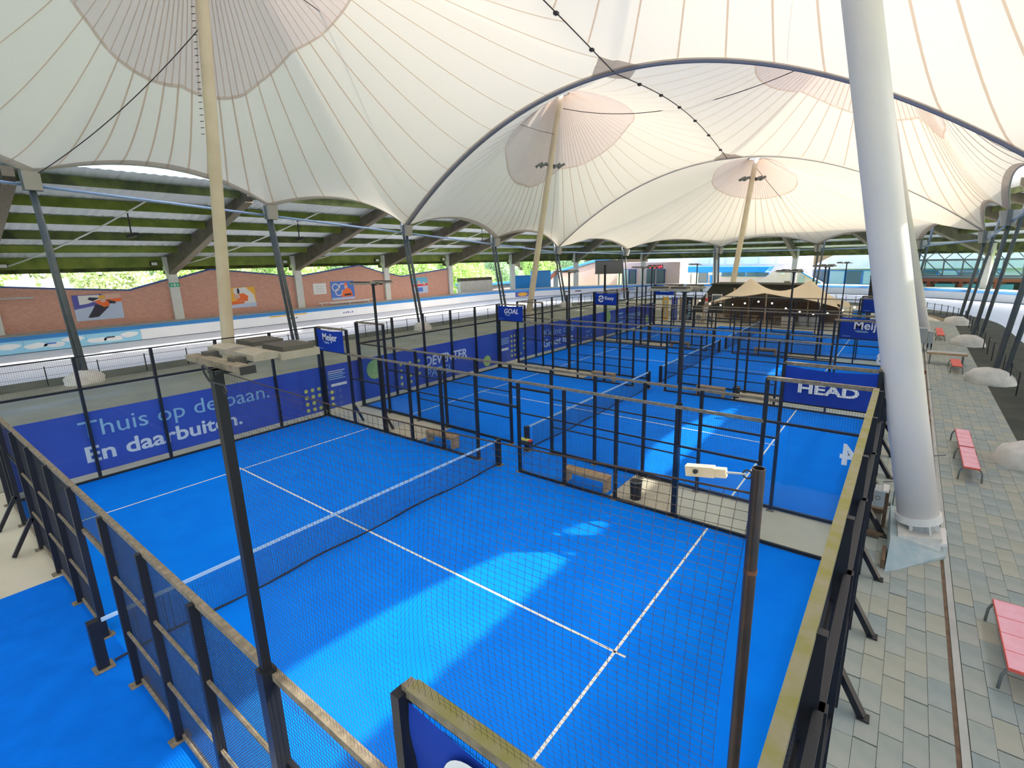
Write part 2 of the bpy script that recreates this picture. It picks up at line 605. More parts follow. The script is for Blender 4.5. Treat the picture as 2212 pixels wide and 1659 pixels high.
for wi, prof in enumerate([
        [(-8.0, 4.6), (-3.6, 6.2), (4.7, 5.3)], [(5.3, 5.3), (10.33, 4.82), (14.56, 4.48), (18.0, 5.38)], [(18.6, 5.38), (22.02, 6.27), (31.3, 5.17)],
        [(31.9, 5.16), (40.57, 6.3), (44.6, 5.1)], [(45.1, 5.1), (47.69, 4.53), (57.2, 5.4)]]):
    poly = [(-40.45, prof[0][0], 1.3)] + [(-40.45, y, z) for y, z in prof] + [(-40.45, prof[-1][0], 1.3)]
    mb = MB().prism(poly[::-1], (-0.35, 0, 0))
    mb.uv = wall_uv
    w = struct('wall_left', mb, 'brick')
    for (ya, za), (yb, zb) in zip(prof[:-1], prof[1:]):
        part(w, 'coping', MB().bar((-40.62, ya, za + 0.06), (-40.62, yb, zb + 0.06), 0.5, 0.14), 'coping_blue')

ords_ = ['first', 'second', 'third', 'fourth', 'fifth', 'sixth', 'seventh', 'eighth', 'ninth', 'tenth']
for i, s in enumerate(COL_S):
    if s < -10 or s > S_ARC + 45:
        continue
    place = 'left of the track' if s < CY else ('round the far bend' if s < S_ARC else 'right of the track')
    c = thing('roof_column', 'pale concrete column of the ring roof, %s' % {0: 'x'}.get(-1, ''), 'column', st(s, 43.0, 0.0))
    c['label'] = {2: 'pale concrete column of the ring roof at the left picture edge',
                  3: 'pale concrete column with green exit sign between the two big skater posters',
                  4: 'pale concrete column left of the small white notice board',
                  5: 'pale concrete column right of the poster with the white rings',
                  6: 'pale concrete column at the far end of the brick wall',
                  7: 'pale concrete column right of the blue containers',
                  8: 'pale concrete column left of the black scoreboard',
                  9: 'pale concrete column beside the red lit lettering',
                  10: 'pale concrete column in front of the blue band building',
                  11: 'pale concrete column above the right peak of the stretch tent'}.get(i, 'pale concrete column %s' % {1: 'beyond the left picture edge', 12: 'just left of the thick white mast', 13: 'beneath the glazed footbridge'}.get(i, 'on the right bend, %s behind the footbridge' % ords_[i - 14] if 13 < i < 24 else 'at the near left'))
    a, b = Vector(st(s - 0.01, 43.0, 0)), Vector(st(s + 0.01, 43.0, 0))
    tdir = (b - a).normalized()
    ndir = Vector((tdir.y, -tdir.x, 0)) * (1 if (Vector(st(s, 44, 0)) - Vector(st(s, 43, 0))).dot(Vector((tdir.y, -tdir.x, 0))) > 0 else -1)
    base = Vector(st(s, 42.9, 0.9))
    part(c, 'shaft', MB().bar(base, base + Vector((0, 0, 5.75)), 0.85, 0.55, ndir), 'column')
    part(c, 'crosshead', MB().bar(base + Vector((0, 0, 5.35)), base + Vector((0, 0, 6.75)), 1.1, 0.75, ndir), 'column')
    # rafter of the ring roof, leaning on the column
    z_in = 11.5
    r = thing('roof_rafter', 'dark sloping rafter ' + (c['label'].replace('pale concrete column of the ring roof', 'on the column').replace('pale concrete column', 'on the column')), 'rafter', st(s, 43.0, 6.5))
    pr = [st(s, 44.2, 5.95), st(s, 43.0, 5.85), st(s, 24.4, 11.5), st(s, 24.0, 11.85), st(s, 24.0, 12.4), st(s, 44.2, 7.25)]
    part(r, 'beam', MB().prism([tuple(Vector(p) - tdir * 0.27) for p in pr], tdir * 0.54), 'rafter')
    part(r, 'lower_flange', MB().bar(Vector(st(s, 42.6, 5.94)), Vector(st(s, 24.4, 11.46)), 0.60, 0.09), 'rail_weathered')

ZR = lambda R: 7.3 + (44.5 - R) * (5.4 / 20.7)
S_END = S_ARC + 70
# corrugated sheet: zigzag along the track
ss = np.arange(-26, S_END, 0.3)
P = np.array([[st(s, R, ZR(R) + (0.05 if i % 2 else 0.0)) for R in (45.0, 38, 31, 23.8)] for i, s in enumerate(ss)])
roof = struct('ceiling', MB().grid(P), 'roof_sheet')
struct('trim_4', sweep([(45.0, 6.3), (45.0, 7.35), (44.7, 7.35), (44.7, 6.3), (45.0, 6.3)], -26, S_END), 'purlin_dark')
for R, mm, h in ((43.2, 'purlin_green', 0.95), (39.6, 'purlin_green', 0.58), (36.0, 'purlin_dark', 0.60), (32.4, 'purlin_green', 0.60), (28.9, 'purlin_green', 0.62), (25.2, 'purlin_dark', 0.55)):
    z1 = ZR(R) - 0.02
    bays = [s for s in COL_S]
    for i in range(len(bays) - 1):
        s0, s1 = bays[i] + 0.2, bays[i + 1] - 0.2
        if s0 < -24 or s1 > S_END:
            continue
        n = 1 if s1 < CY or s0 > S_ARC else 5
        mbp = sweep([(R - 0.11, z1), (R + 0.11, z1), (R + 0.11, z1 - h), (R - 0.11, z1 - h), (R - 0.11, z1)], s0, s1, (s1 - s0) / n)
        part(roof, 'purlin', mbp, mm if s0 < CY or R == 32.4 else 'purlin_dark')
# bracing rods and under-roof spotlights in the left bays
for i in (2, 3, 4, 5):
    ya, yb = COLS_Y[i], COLS_Y[i + 1]
    rod = MB()
    prev = None
    pts = [st(ya + (yb - ya) * (0.12 + 0.42 * t), 43.0 - 16.5 * t, ZR(43.0 - 16.5 * t) - 0.75 - 0.35 * math.sin(PI * t)) for t in np.linspace(0, 1, 9)]
    part(roof, 'bracing_rod', rod.tube(pts, 0.055, 6), 'frame_white')
    for fy in (0.1, 0.9):
        y = ya + (yb - ya) * fy
        lp = thing('eaves_floodlight', 'small white floodlight under the ring roof eaves, %s end of the %s bay' % ('near' if fy < 0.5 else 'far', ['second', 'third', 'fourth', 'fifth'][i - 2]), 'floodlight', (-40.45, y, 6.92))
        part(lp, 'housing', MB().box((-40.58, y - 0.3, 6.80), (-40.32, y + 0.3, 7.16)), 'plastic_black')
        part(lp, 'lens', MB().box((-40.32, y - 0.24, 6.84), (-40.29, y + 0.24, 7.12)), 'frame_white')
        part(lp, 'bracket_arm', MB().box((-40.60, y - 0.05, 6.9), (-40.58, y + 0.05, 7.1)), 'plastic_black')
    ym = ya + (yb - ya) * 0.52
    sp_ = thing('hanging_spotlight', 'black spotlight hanging on a rod in the %s roof bay' % ['second', 'third', 'fourth', 'fifth'][i - 2], 'spotlight', (-27.5, ym, 9.0))
    part(sp_, 'rod', MB().tube([(-27.5, ym, 9.1), (-27.5, ym, ZR(30) + 0.6)], 0.05, 6), 'plastic_black')
    part(sp_, 'head', MB().bar((-27.8, ym - 0.15, 8.95), (-27.2, ym + 0.25, 9.1), 0.35, 0.22), 'plastic_black')

# ------------------------------------------------------------------ tent roof membrane
def zedge(y):
    return 12.0 - 0.0695 * (y - 5.6)
YS = [-7.8, 5.6, 18.9, 32.1, 45.4, 58.8]
def zscal(y):
    for a, b in zip(YS[:-1], YS[1:]):
        if a - 1e-6 <= y <= b + 1e-6:
            t = (y - a) / (b - a)
            q = 4 * t * (1 - t)
            return zedge(y) + 1.35 * q, 0.75 * q
    return zedge(y), 0
def zridge(y):
    z = 18.9 - 0.07 * (y - 32.1)
    if y < 32.1:
        return z + 1.5 * math.sin(PI * min(1, (32.1 - y) / 40))
    if y < 58.8:
        return z + 1.2 * math.sin(PI * (y - 32.1) / 26.7)
    return z
def zarch(x, yc):
    return zedge(yc) + 8.85 * (1 - ((x - 2.5) / 22.5) ** 2)
FAR_BR = [(25, 58.8, 8.3), (20.7, 72.5, 7.95), (9.0, 82.5, 7.95), (-4.8, 82.5, 7.95), (-16.5, 73.0, 7.95), (-20, 58.8, 8.3)]

def boundary(c):
    """closed boundary of one mast's cell, with a flag for the free scalloped edge"""
    L = []
    if c != 'M3':
        y0, y1 = (YS[0], YS[3]) if c[1] == '1' else (YS[3], YS[5])
        side = -1 if c[0] == 'M' else 1
        xe = -20 if side < 0 else 25
        for y in np.linspace(y0, y1, 40 * int(round((y1 - y0) / 13.3)) + 1):
            z, i = zscal(y)
            L.append((xe - side * i, y, z, 1))
        for x in np.linspace(xe, 2.5, 80)[1:]:
            L.append((x, y1, zarch(x, y1), 0))
        for y in np.linspace(y1, y0, 80)[1:]:
            L.append((2.5, y, zridge(y), 0))
        for x in np.linspace(2.5, xe, 80)[1:-1]:
            L.append((x, y0, zarch(x, y0), 0))
    else:
        for x in np.linspace(-20, 25, 160):
            L.append((x, 58.8, zarch(x, 58.8), 0))
        for a, b in zip(FAR_BR[:-1], FAR_BR[1:]):
            a, b = np.array(a), np.array(b)
            n = np.array([-(b[1] - a[1]), b[0] - a[0], 0])
            n /= np.linalg.norm(n)
            if n @ (np.array([2.5, 66, 0]) - a) < 0:
                n = -n
            for t in np.linspace(0, 1, 41)[1:]:
                q = 4 * t * (1 - t)
                p = a + (b - a) * t + n * 0.75 * q + np.array([0, 0, 1.35 * q])
                L.append((*p, 1))
        L = L[:-1]
    return np.array(L)

PEAK = {'M1': (-10.4, 12.4, 25.3), 'R1': (15.8, 12.2, 25.3), 'M2': (-10.6, 45.4, 23.1), 'R2': (15.8, 45.4, 23.1), 'M3': (2.6, 70.0, 18.6)}
R0, PW, NSEAM = 0.8, 1.35, 48

class Cell:
    def __init__(self, c):
        self.c = c
        self.P = np.array(PEAK[c])
        B = boundary(c)
        self.B = B
        d = B[:, :2] - self.P[:2]
        a = np.unwrap(np.arctan2(d[:, 1], d[:, 0]))
        R = np.hypot(d[:, 0], d[:, 1])
        Z = B[:, 2]
        if a[-1] < a[0]:
            a, R, Z = a[::-1], R[::-1], Z[::-1]
        self.a = np.r_[a, a[0] + 2 * PI]
        self.R = np.r_[R, R[0]]
        self.Z = np.r_[Z, Z[0]]

    def edge(self, th):
        t = self.a[0] + (th - self.a[0]) % (2 * PI)
        return np.interp(t, self.a, self.R), np.interp(t, self.a, self.Z)

    def ring(self, th):
        if self.c == 'M3':
            return 5.0
        phi = th - (PI if self.c[0] == 'M' else 0)
        phi = abs((phi + PI) % (2 * PI) - PI)
        r = np.interp(math.degrees(phi), [0, 45, 80, 110, 135, 180], [5.0, 5.7, 6.7, 7.2, 7.4, 7.4])
        return r * (1.05 if self.c[1] == '1' else 1.0)

    def pt(self, th, r, dz=0.0):
        rb, zb = self.edge(th)
        t = (r - R0) / (rb - R0)
        z = zb + (self.P[2] - zb) * max(0.0, 1 - t) ** PW
        return (self.P[0] + r * math.cos(th), self.P[1] + r * math.sin(th), z + dz)

    def corner_angles(self):
        out = []
        for i in range(len(self.B)):
            p, q, s = self.B[i - 1, :3], self.B[i, :3], self.B[(i + 1) % len(self.B), :3]
            u, v = q - p, s - q
            if u @ v / np.linalg.norm(u) / np.linalg.norm(v) < 0.93:
                out.append(math.atan2(q[1] - self.P[1], q[0] - self.P[0]) % (2 * PI))
        return out

CELLS = {}
CELL_LABEL = {
    'M1': 'greyish tent roof bay with a large darker cap at the top left',
    'R1': 'cream tent roof bay over the thick white mast at the upper right',
    'M2': 'cream tent roof bay behind the arching cable, on the second left mast',
    'R2': 'cream tent roof bay whose pinkish cap is crossed by the thick white mast',
    'M3': 'cream tent roof bay at the far end above the sand-coloured stretch tent'}
for c in ('M1', 'R1', 'M2', 'R2', 'M3'):
    ce = CELLS[c] = Cell(c)
    root = thing('tent_membrane', CELL_LABEL[c], 'tent roof', (ce.P[0], ce.P[1], 8.0))
    corners = ce.corner_angles()
    th0 = 0.03
    for k in range(NSEAM):
        a0, a1 = th0 + 2 * PI * k / NSEAM, th0 + 2 * PI * (k + 1) / NSEAM
        angs = sorted(set(list(np.linspace(a0, a1, 6)) + [x for x in (q + j * 2 * PI for q in corners for j in (0, 1)) if a0 + 1e-4 < x < a1 - 1e-4]))
        G = []
        for th in angs:
            rr, rb = ce.ring(th), ce.edge(th)[0]
            G.append([ce.pt(th, rr + (rb - rr) * t) for t in np.linspace(0, 1, 13)])
        pn = part(root, 'membrane_panel', MB().grid(G), 'membrane', smooth=True)
        rr, rb = ce.ring(a0), ce.edge(a0)[0]
        line = [Vector(ce.pt(a0, rr + (rb - rr) * t, -0.03)) for t in np.linspace(0, 1, 17)]
        side = Vector((-math.sin(a0), math.cos(a0), 0)) * (0.055 if c[1] == '1' else 0.045)
        part(pn, 'seam', MB().grid([[p - side for p in line], [p + side for p in line]]), 'seam')
    G = [[ce.pt(th, R0 + (ce.ring(th) - R0) * t) for t in np.linspace(0, 1, 12)] for th in np.linspace(0, 2 * PI, 97)]
    cap = part(root, 'cap', MB().grid(G), 'membrane_double', smooth=True, label='darker double-layer cap round the mast head')
    mb = MB()
    for k in range(NSEAM * 2):
        a0 = th0 + PI * k / NSEAM
        line = [Vector(ce.pt(a0, R0 + (ce.ring(a0) - R0) * t, -0.03)) for t in np.linspace(0, 1, 10)]
        side = Vector((-math.sin(a0), math.cos(a0), 0)) * 0.03
        mb.grid([[p - side for p in line], [p + side for p in line]])
    line = [(ce.ring(th), th) for th in np.linspace(0, 2 * PI, 97)]
    mb.grid([[ce.pt(th, r - 0.05, -0.035) for r, th in line], [ce.pt(th, r + 0.06, -0.035) for r, th in line]])
    part(cap, 'cap_seams', mb, 'cap_seam', stuff=True)
    # belt along the free edge
    mb = MB()
    rows = []
    for x, y, z, fl in ce.B:
        if fl:
            th = math.atan2(y - ce.P[1], x - ce.P[0])
            rb = ce.edge(th)[0]
            rows.append([ce.pt(th, rb, -0.02), ce.pt(th, rb - 0.42 * min(1, rb / 8), -0.05)])
    mb.grid(rows)
    part(root, 'edge_belt', mb, 'belt')
    mb = MB()
    mb.tube([(x, y, z - 0.05) for x, y, z, fl in ce.B if fl], 0.05, 6)
    part(root, 'edge_cable', mb, 'bracket')
    # mast-head ring
    mb = MB().tube([ce.pt(th, R0, -0.05) for th in np.linspace(0, 2 * PI, 25)[:-1]], 0.09, 6, closed=True)
    part(root, 'head_ring', mb, 'bracket')

# the tent goes on behind the camera: two plain unseen bays added to block sky light, mirrored about the near valley
for c, lab in (('M1', 'unseen tent roof bay added behind the camera on the left side'), ('R1', 'unseen tent roof bay added behind the camera on the right side')):
    ce = CELLS[c]
    root = thing('tent_membrane', lab, 'tent roof', (ce.P[0], -15.6 - ce.P[1], 8.0))
    angs = sorted(list(np.linspace(0, 2 * PI, 97)) + ce.corner_angles())
    part(root, 'membrane_panel', MB().grid([[(x, -15.6 - y, z) for x, y, z in (ce.pt(th, R0 + (ce.edge(th)[0] - R0) * t) for t in np.linspace(0, 1, 14))] for th in angs]), 'membrane', smooth=True)

# valley cables where bays meet
for yc, lab in ((32.1, 'blue-grey double cable arching across the near tent roof'), (58.8, 'thin cable arching across the tent roof in front of the far bay')):
    t = thing('valley_cable', lab, 'cable', (2.5, yc, 10))
    xs = np.linspace(-20, 25, 70)
    w = 0.13 if yc < 40 else 0.05
    for o in (-w, w):
        part(t, 'strand', MB().tube([(x, yc + o, zarch(x, yc) - 0.16) for x in xs], 0.075 if yc < 40 else 0.03, 6), 'valley_grey')
    part(t, 'belt', MB().grid([[(x, yc - 3 * w, zarch(x, yc) - 0.06) for x in xs], [(x, yc + 3 * w, zarch(x, yc) - 0.06) for x in xs]]), 'belt')
t = thing('ridge_cable', 'dark lengthwise cable with small clamps joining the left and right tent bays', 'cable', (2.5, 30, 17))
yy = np.linspace(-7, 58.6, 120)
part(t, 'strand', MB().tube([(2.5, y, zridge(y) - 0.10) for y in yy], 0.035, 6), 'cable')
for y in [9, 13, 17, 21, 25, 29, 36, 40, 44, 48, 52, 56]:
    part(t, 'clamp', MB().box((2.38, y - 0.13, zridge(y) - 0.2), (2.62, y + 0.13, zridge(y) - 0.06)), 'cable')
for yc, lab, w in ((32.1, 'grey diamond reinforcing patch on the near cable arch', 1.7), (58.8, 'small grey diamond reinforcing patch above the far bay', 1.5)):
    def zz(x, y):
        best = None
        for c in CELLS.values():
            th = math.atan2(y - c.P[1], x - c.P[0])
            r = math.hypot(x - c.P[0], y - c.P[1])
            if r <= c.edge(th)[0] + 0.02:
                return c.pt(th, r)[2]
        return zridge(y)
    mb = MB()
    n = 9
    for sx in (-1, 1):
        for sy_ in (-1, 1):
            G = []
            for i in range(n):
                row = []
                for j in range(n):
                    u, v = i / (n - 1), j / (n - 1)
                    x, y = sx * w * 1.1 * u * (1 - 0.5 * v), sy_ * w * 1.3 * v * (1 - 0.5 * u)
                    row.append((2.5 + x, yc + y, zz(2.5 + x * 0.999, yc + y * 0.999) - 0.07))
                G.append(row)
            mb.grid(G)
    single('reinforcing_patch', mb, 'belt', lab, 'patch')

# masts
def mast(name, lab, foot, head, r0_, r1_, material, n=24):
    t = thing(name, lab, 'mast', foot)
    f, h = Vector(foot), Vector(head)
    part(t, 'shaft', MB().tube([f.lerp(h, u) for u in np.linspace(0, 1, 12)], [r0_ + (r1_ - r0_) * u for u in np.linspace(0, 1, 12)], n), material, smooth=True)
    return t, f, h
mR1, f, h = mast('tent_mast', 'thick white steel mast on a pale blue wedge plinth beside the terrace', (21.10, 12.15, 0.62), (15.9, 12.15, 25.2), 0.40, 0.30, 'mast_white', 40)
d = (h - f).normalized()
for u in (0.105, 0.235, 0.40):
    c = f.lerp(h, u)
    part(mR1, 'weld_ring', MB().tube([c - d * 0.012, c + d * 0.012], 0.402 - 0.1 * u, 40), 'mast_white')
part(mR1, 'collar', MB().tube([f - d * 0.02, f + d * 0.14], 0.445, 40), 'mast_white')
part(mR1, 'pin_base', MB().tube([f - d * 0.40, f - d * 0.02], 0.26, 20), 'box_grey')
for k in range(6):
    a = PI * k / 3 + 0.3
    u, v = d.orthogonal().normalized(), None
    v = d.cross(u)
    e = (u * math.cos(a) + v * math.sin(a))
    part(mR1, 'stiffener', MB().bar(f - d * 0.38 + e * 0.3, f + e * 0.3, 0.03, 0.14, e), 'mast_white')
part(mR1, 'base_plate', MB().bar(f - d * 0.45, f - d * 0.39, 0.95, 0.85, (0, 1, 0)), 'mast_white')
for a in (-0.35, 0.35):
    for b in (-0.3, 0.3):
        part(mR1, 'bolt', MB().tube([f - d * 0.40 + Vector((a, b, 0)), f - d * 0.28 + Vector((a, b, 0))], 0.035, 6), 'plastic_black')
pl = thing('mast_plinth', 'pale blue concrete wedge plinth under the thick white mast', 'plinth', (21.1, 11.9, 0))
mb = MB()
mb.add([(20.58, 10.33, -0.03), (21.64, 11.70, -0.03), (21.72, 13.0, -0.03), (20.56, 13.0, -0.03), (20.62, 11.15, 0.40), (21.66, 11.72, 0.08), (21.72, 13.0, 0.10), (20.56, 13.0, 0.44)],
       [(3, 2, 1, 0), (4, 5, 6, 7), (0, 1, 5, 4), (1, 2, 6, 5), (2, 3, 7, 6), (3, 0, 4, 7)])
part(pl, 'wedge', mb, 'plinth')
part(pl, 'grout_pad', MB().prism([(20.75, 11.45, 0.05), (21.55, 11.75, 0.05), (21.5, 12.75, 0.05), (20.7, 12.75, 0.05)], (0, 0, 0.36)), 'footing')
part(pl, 'end_strip', MB().box((20.50, 10.5, -0.05), (20.57, 11.2, 0.2)), 'wood_dark')
mast('tent_mast', 'white mast standing behind the thick mast on the right, sunlit low down', (21.62, 46.5, 0.3), (15.9, 45.4, 23.0), 0.42, 0.32, 'mast_white')
mb = MB().box((20.9, 45.8, 0), (22.2, 47.2, 0.45))
single('mast_plinth', mb, 'footing', 'pale concrete plinth under the second right mast, mostly hidden by a grey cabinet', 'plinth')
mM1, f, h = mast('tent_mast', 'cream steel mast at the left, nearest the camera, rising past the floodlights', (-14.3, 12.0, 0.0), (-10.5, 12.4, 25.2), 0.37, 0.28, 'mast_cream')
mb = MB()
for u in np.linspace(0.55, 0.99, 36):
    c = f.lerp(h, u)
    mb.bar(c + Vector((-0.2, -0.32, 0)), c + Vector((-0.38, -0.42, 0)), 0.03, 0.03)
part(mM1, 'step_irons', mb, 'cable', stuff=True)
mM2, f, h = mast('tent_mast', 'cream mast with floodlights rising into the second left bay', (-14.2, 44.0, 0.6), (-10.6, 45.4, 23.0), 0.34, 0.28, 'mast_cream')
single('mast_plinth', MB().box((-14.9, 43.2, 0), (-13.5, 44.8, 0.9)), 'edge_cream', 'pale block under the second left mast, behind the GOAL banner'.replace('GOAL', 'far left'), 'plinth')
mM3, f3, h3 = mast('tent_mast', 'cream mast with a cross of floodlights rising behind the stretch tent', (1.2, 67.8, 0.0), (2.65, 70.2, 18.6), 0.36, 0.30, 'mast_cream')

def mast_flood(mroot, pos, lab, dirs):
    t = thing('mast_floodlights', lab, 'floodlight', pos)
    p = Vector(pos)
    part(t, 'crossarm', MB().bar(p + Vector(dirs[0]) * 1.3, p - Vector(dirs[0]) * 1.3, 0.14, 0.14), 'plastic_black')
    for s in (-1.25, -0.75, 0.75, 1.25):
        c = p + Vector(dirs[0]) * s
        hd = part(t, 'lamp_head', MB().bar(c + Vector((-0.2, -0.25, -0.2)), c + Vector((0.2, 0.25, 0.15)), 0.55, 0.24), 'tube_grey')
        part(hd, 'lens', MB().bar(c + Vector((-0.16, -0.2, -0.33)), c + Vector((0.16, 0.2, 0.02)), 0.45, 0.03), 'frame_white')
f2, h2 = Vector((-14.2, 44.0, 0.6)), Vector((-10.6, 45.4, 23.0))
mast_flood(mM2, f2.lerp(h2, 0.70), 'pair of grey floodlights clamped on the second left mast', [(0.55, 0.83, 0)])
mast_flood(mM3, f3.lerp(h3, 0.87), 'row of dark floodlights across the far mast under its cap', [(0.85, 0.5, 0)])

def cable(lab, p, q, sag, r=0.03):
    p, q = Vector(p), Vector(q)
    pts = [p.lerp(q, t) - Vector((0, 0, sag * 4 * t * (1 - t))) for t in np.linspace(0, 1, 24)]
    single('stay_cable', MB().tube(pts, r, 5), 'cable', lab, 'cable')
cable('thin black stay cable from the near left mast down to the left edge bracket', (-11.4, 12.3, 19.2), (-19.5, 5.9, 11.9), 0.5, 0.025)
cable('thin dark cable sagging from the near left mast to the second left mast', (-10.6, 12.5, 23.5), (-11.1, 45.2, 19.2), 1.6, 0.025)
cable('dark cable hanging between the two second-row mast caps', (-10.4, 45.5, 21.6), (15.5, 45.5, 21.8), 2.2, 0.035)
cable('thin dark cable from the thick right mast to the mast behind it', (16.4, 12.4, 23.0), (16.0, 45.2, 20.8), 1.6, 0.025)
cable('thin cable from the far mast to the far edge of the tent', (2.6, 70.2, 17.6), (9.0, 82.2, 8.6), 0.2, 0.03)

# struts that hold the membrane edge
def footing(pos, lab, sx=1.0):
    rng = random.Random(int(pos[0] * 7 + pos[1] * 13))
    mb = MB()
    n, m = 14, 6
    rows = []
    for i in range(m + 1):
        t = i / m
        rr = math.cos(t * PI / 2) ** 0.7 if i < m else 0.0
        rows.append([(pos[0] + sx * 0.85 * (rr * (1 + rng.uniform(-0.12, 0.12)) + 0.04) * math.cos(2 * PI * k / n), pos[1] + 0.95 * (rr * (1 + rng.uniform(-0.12, 0.12)) + 0.04) * math.sin(2 * PI * k / n), pos[2] - 0.1 + 0.85 * math.sin(t * PI / 2)) for k in range(n)] )
    rows = [r + [r[0]] for r in rows]
    mb.grid(rows)
    return single('strut_footing', mb, 'footing', lab, 'footing', smooth=True)

LEFT_S = [(-20, 5.6), (-20, 18.9), (-20, 32.1), (-20, 45.4), (-20, 58.8)]
RIGHT_S = [(25, 5.6), (25, 18.9), (25, 32.1), (25, 45.4), (25, 58.8)]
ords = ['first', 'second', 'third', 'fourth', 'fifth']
def strut(x, y, z, foot, lab, out):
    t = thing('edge_strut', lab, 'strut', foot)
    fx, fy, fz = foot
    hb = (x + 0.1 * out, y, z - 0.62)
    part(t, 'tube', MB().tube([(fx - 0.1 * out, fy + 0.05, fz), hb], 0.135, 12), 'strut_steel', smooth=True)
    o = Vector((out * 0.75, 0.0, 2.0))
    part(t, 'tube', MB().tube([(fx + 0.32 * out, fy - 0.1, fz), Vector(hb) + o], 0.115, 12), 'strut_steel', smooth=True)
    br = part(t, 'head_bracket', MB().prism([(x - 0.52, y - 0.36, z - 0.02), (x + 0.52, y - 0.36, z - 0.02), (x + 0.34, y - 0.34, z - 1.0), (x - 0.34, y - 0.34, z - 1.0)], (0, 0.72, 0)), 'bracket')
    part(br, 'gusset', MB().box((x - 0.12, y - 0.42, z - 1.02), (x + 0.12, y + 0.42, z + 0.02)), 'tube_grey')
for i, (x, y) in enumerate(LEFT_S):
    z = zedge(y)
    strut(x, y, z, (-18.9, y + 0.2, 0.4), 'steel strut pair at the left edge of the tent, %s from the near end' % ords[i], -1)
    footing((-18.75, y + 0.1, 0), 'white sprayed-concrete footing of the %s left strut pair' % ords[i])
for i, (x, y) in enumerate(RIGHT_S):
    z = zedge(y)
    strut(x, y, z, (24.45, y + 1.0, 0.4), 'blue-grey steel strut pair at the right edge of the tent, %s from the near end' % ords[i], 1)
    footing((24.15, y + 0.7, -0.02), 'white sprayed-concrete footing of the %s right strut pair' % ords[i], 1.15)
FARL = ['right of the far mast', 'behind the stretch tent', 'left of the far mast', 'at the far left corner']
for i, (x, y, z) in enumerate(FAR_BR[1:-1]):
    a = math.atan2(y - 59.5, x - 2.5)
    fx, fy = x - 0.5 * math.cos(a), y - 0.5 * math.sin(a)
    strut(x, y, z, (fx, fy, 0.2), 'steel strut pair on the far tent edge, ' + FARL[i], 1 if x > 0 else -1)
# horizontal tube along the brackets
def edge_tube(pts, lab):
    t = thing('edge_tube', lab, 'tube', pts[0])
    for a, b in zip(pts[:-1], pts[1:]):
        part(t, 'tube_length', MB().tube([a, b], 0.085, 10), 'tube_blue', smooth=True)
edge_tube([(-20.2, y, zedge(y) - 0.72) for y in YS], 'blue-grey horizontal tube linking the left strut heads')
edge_tube([(25.2, y, zedge(y) - 0.72) for y in YS], 'blue-grey horizontal tube linking the right strut heads')
edge_tube([(x, y, z - 0.72) for x, y, z in FAR_BR], 'blue-grey horizontal tube linking the far strut heads')

# ------------------------------------------------------------------ padel courts
FX = [0, 2, 4, 5.7, 7.4, 9.1, 10.9, 12.6, 14.3, 16, 18, 20]
W17 = wires(1.7, 2.9, 0.05, 0.05, 0.0022, 'mesh_panel')
W17N = wires(1.7, 2.9, 0.04, 0.04, 0.0032, 'mesh_panel')
W20 = wires(2.0, 0.98, 0.05, 0.05, 0.0022, 'mesh_panel')
W18 = wires(1.8, 0.78, 0.05, 0.05, 0.0022, 'mesh_panel')
PANE3 = MB().box((0.03, -0.006, 0.06), (1.97, 0.006, 2.98)).mesh('glass_pane', 'glass')
PANE2 = MB().box((0.03, -0.006, 0.06), (1.97, 0.006, 1.98)).mesh('glass_pane', 'glass')
NEARFAR = {0: 'near', 1: 'far'}

def side_fence(y, out, lab, topmat):
    """out = -1: posts stand on the -y side of the mesh"""
    t = thing('side_fence', lab, 'fence', (10, y, 0))
    yp = y + 0.05 * out
    for i, x in enumerate(FX):
        h = 4.02 if x in (0, 2, 18, 20) else 3.02
        p = part(t, 'post', MB().box((x - 0.04, yp - 0.05, 0.0), (x + 0.04, yp + 0.05, h)), 'steel_black')
        part(p, 'foot_plate', MB().box((x - 0.09, yp - 0.13, 0.0), (x + 0.09, yp + 0.13, 0.025)), 'rail_weathered')
    part(t, 'top_rail', MB().box((2.0, y - 0.035, 2.98), (18.0, y + 0.035, 3.05)), topmat)
    for a, b in ((0, 2), (18, 20)):
        part(t, 'top_rail', MB().box((a, y - 0.04, 3.98), (b, y + 0.04, 4.06)), topmat)
        part(t, 'middle_rail', MB().box((a, y - 0.03, 3.0), (b, y + 0.03, 3.05)), 'steel_black')
        piece(t, 'mesh_panel', W20, (a, y, 3.03), stuff=True)
        piece(t, 'glass_pane', PANE3, (a, y, 0))
    for a in (2, 16):
        part(t, 'middle_rail', MB().box((a, y - 0.025, 1.98), (a + 2, y + 0.025, 2.03)), 'steel_black')
        piece(t, 'mesh_panel', W20, (a, y, 2.02), stuff=True)
        piece(t, 'glass_pane', PANE2, (a, y, 0))
    for i in range(2, 9):
        a, b = FX[i], FX[i + 1]
        if a == 9.1:
            part(t, 'door_head', MB().box((a, y - 0.03, 2.15), (b, y + 0.03, 2.22)), topmat if y < 1 else 'steel_black')
            piece(t, 'mesh_panel', W18, (a, y, 2.21), stuff=True)
            continue
        piece(t, 'mesh_panel', W17N if y < 1 else W17, (a, y, 0.08), stuff=True)
        for z in (1.0, 2.0):
            part(t, 'crossbar', MB().box((a, yp - 0.018, z - 0.018), (b, yp + 0.018, z + 0.018)), 'rail_weathered' if out < 0 and y < 1 else 'steel_black')
    for a, b in ((0, 9.1), (10.9, 20)):
        part(t, 'bottom_rail', MB().box((a, y - 0.03, 0.02), (b, y + 0.03, 0.09)), 'rail_weathered' if y < 1 else 'steel_black')
    return t

PANEW = MB().box((-0.006, 0.03, 0.06), (0.006, 1.97, 2.98)).mesh('glass_pane', 'glass')

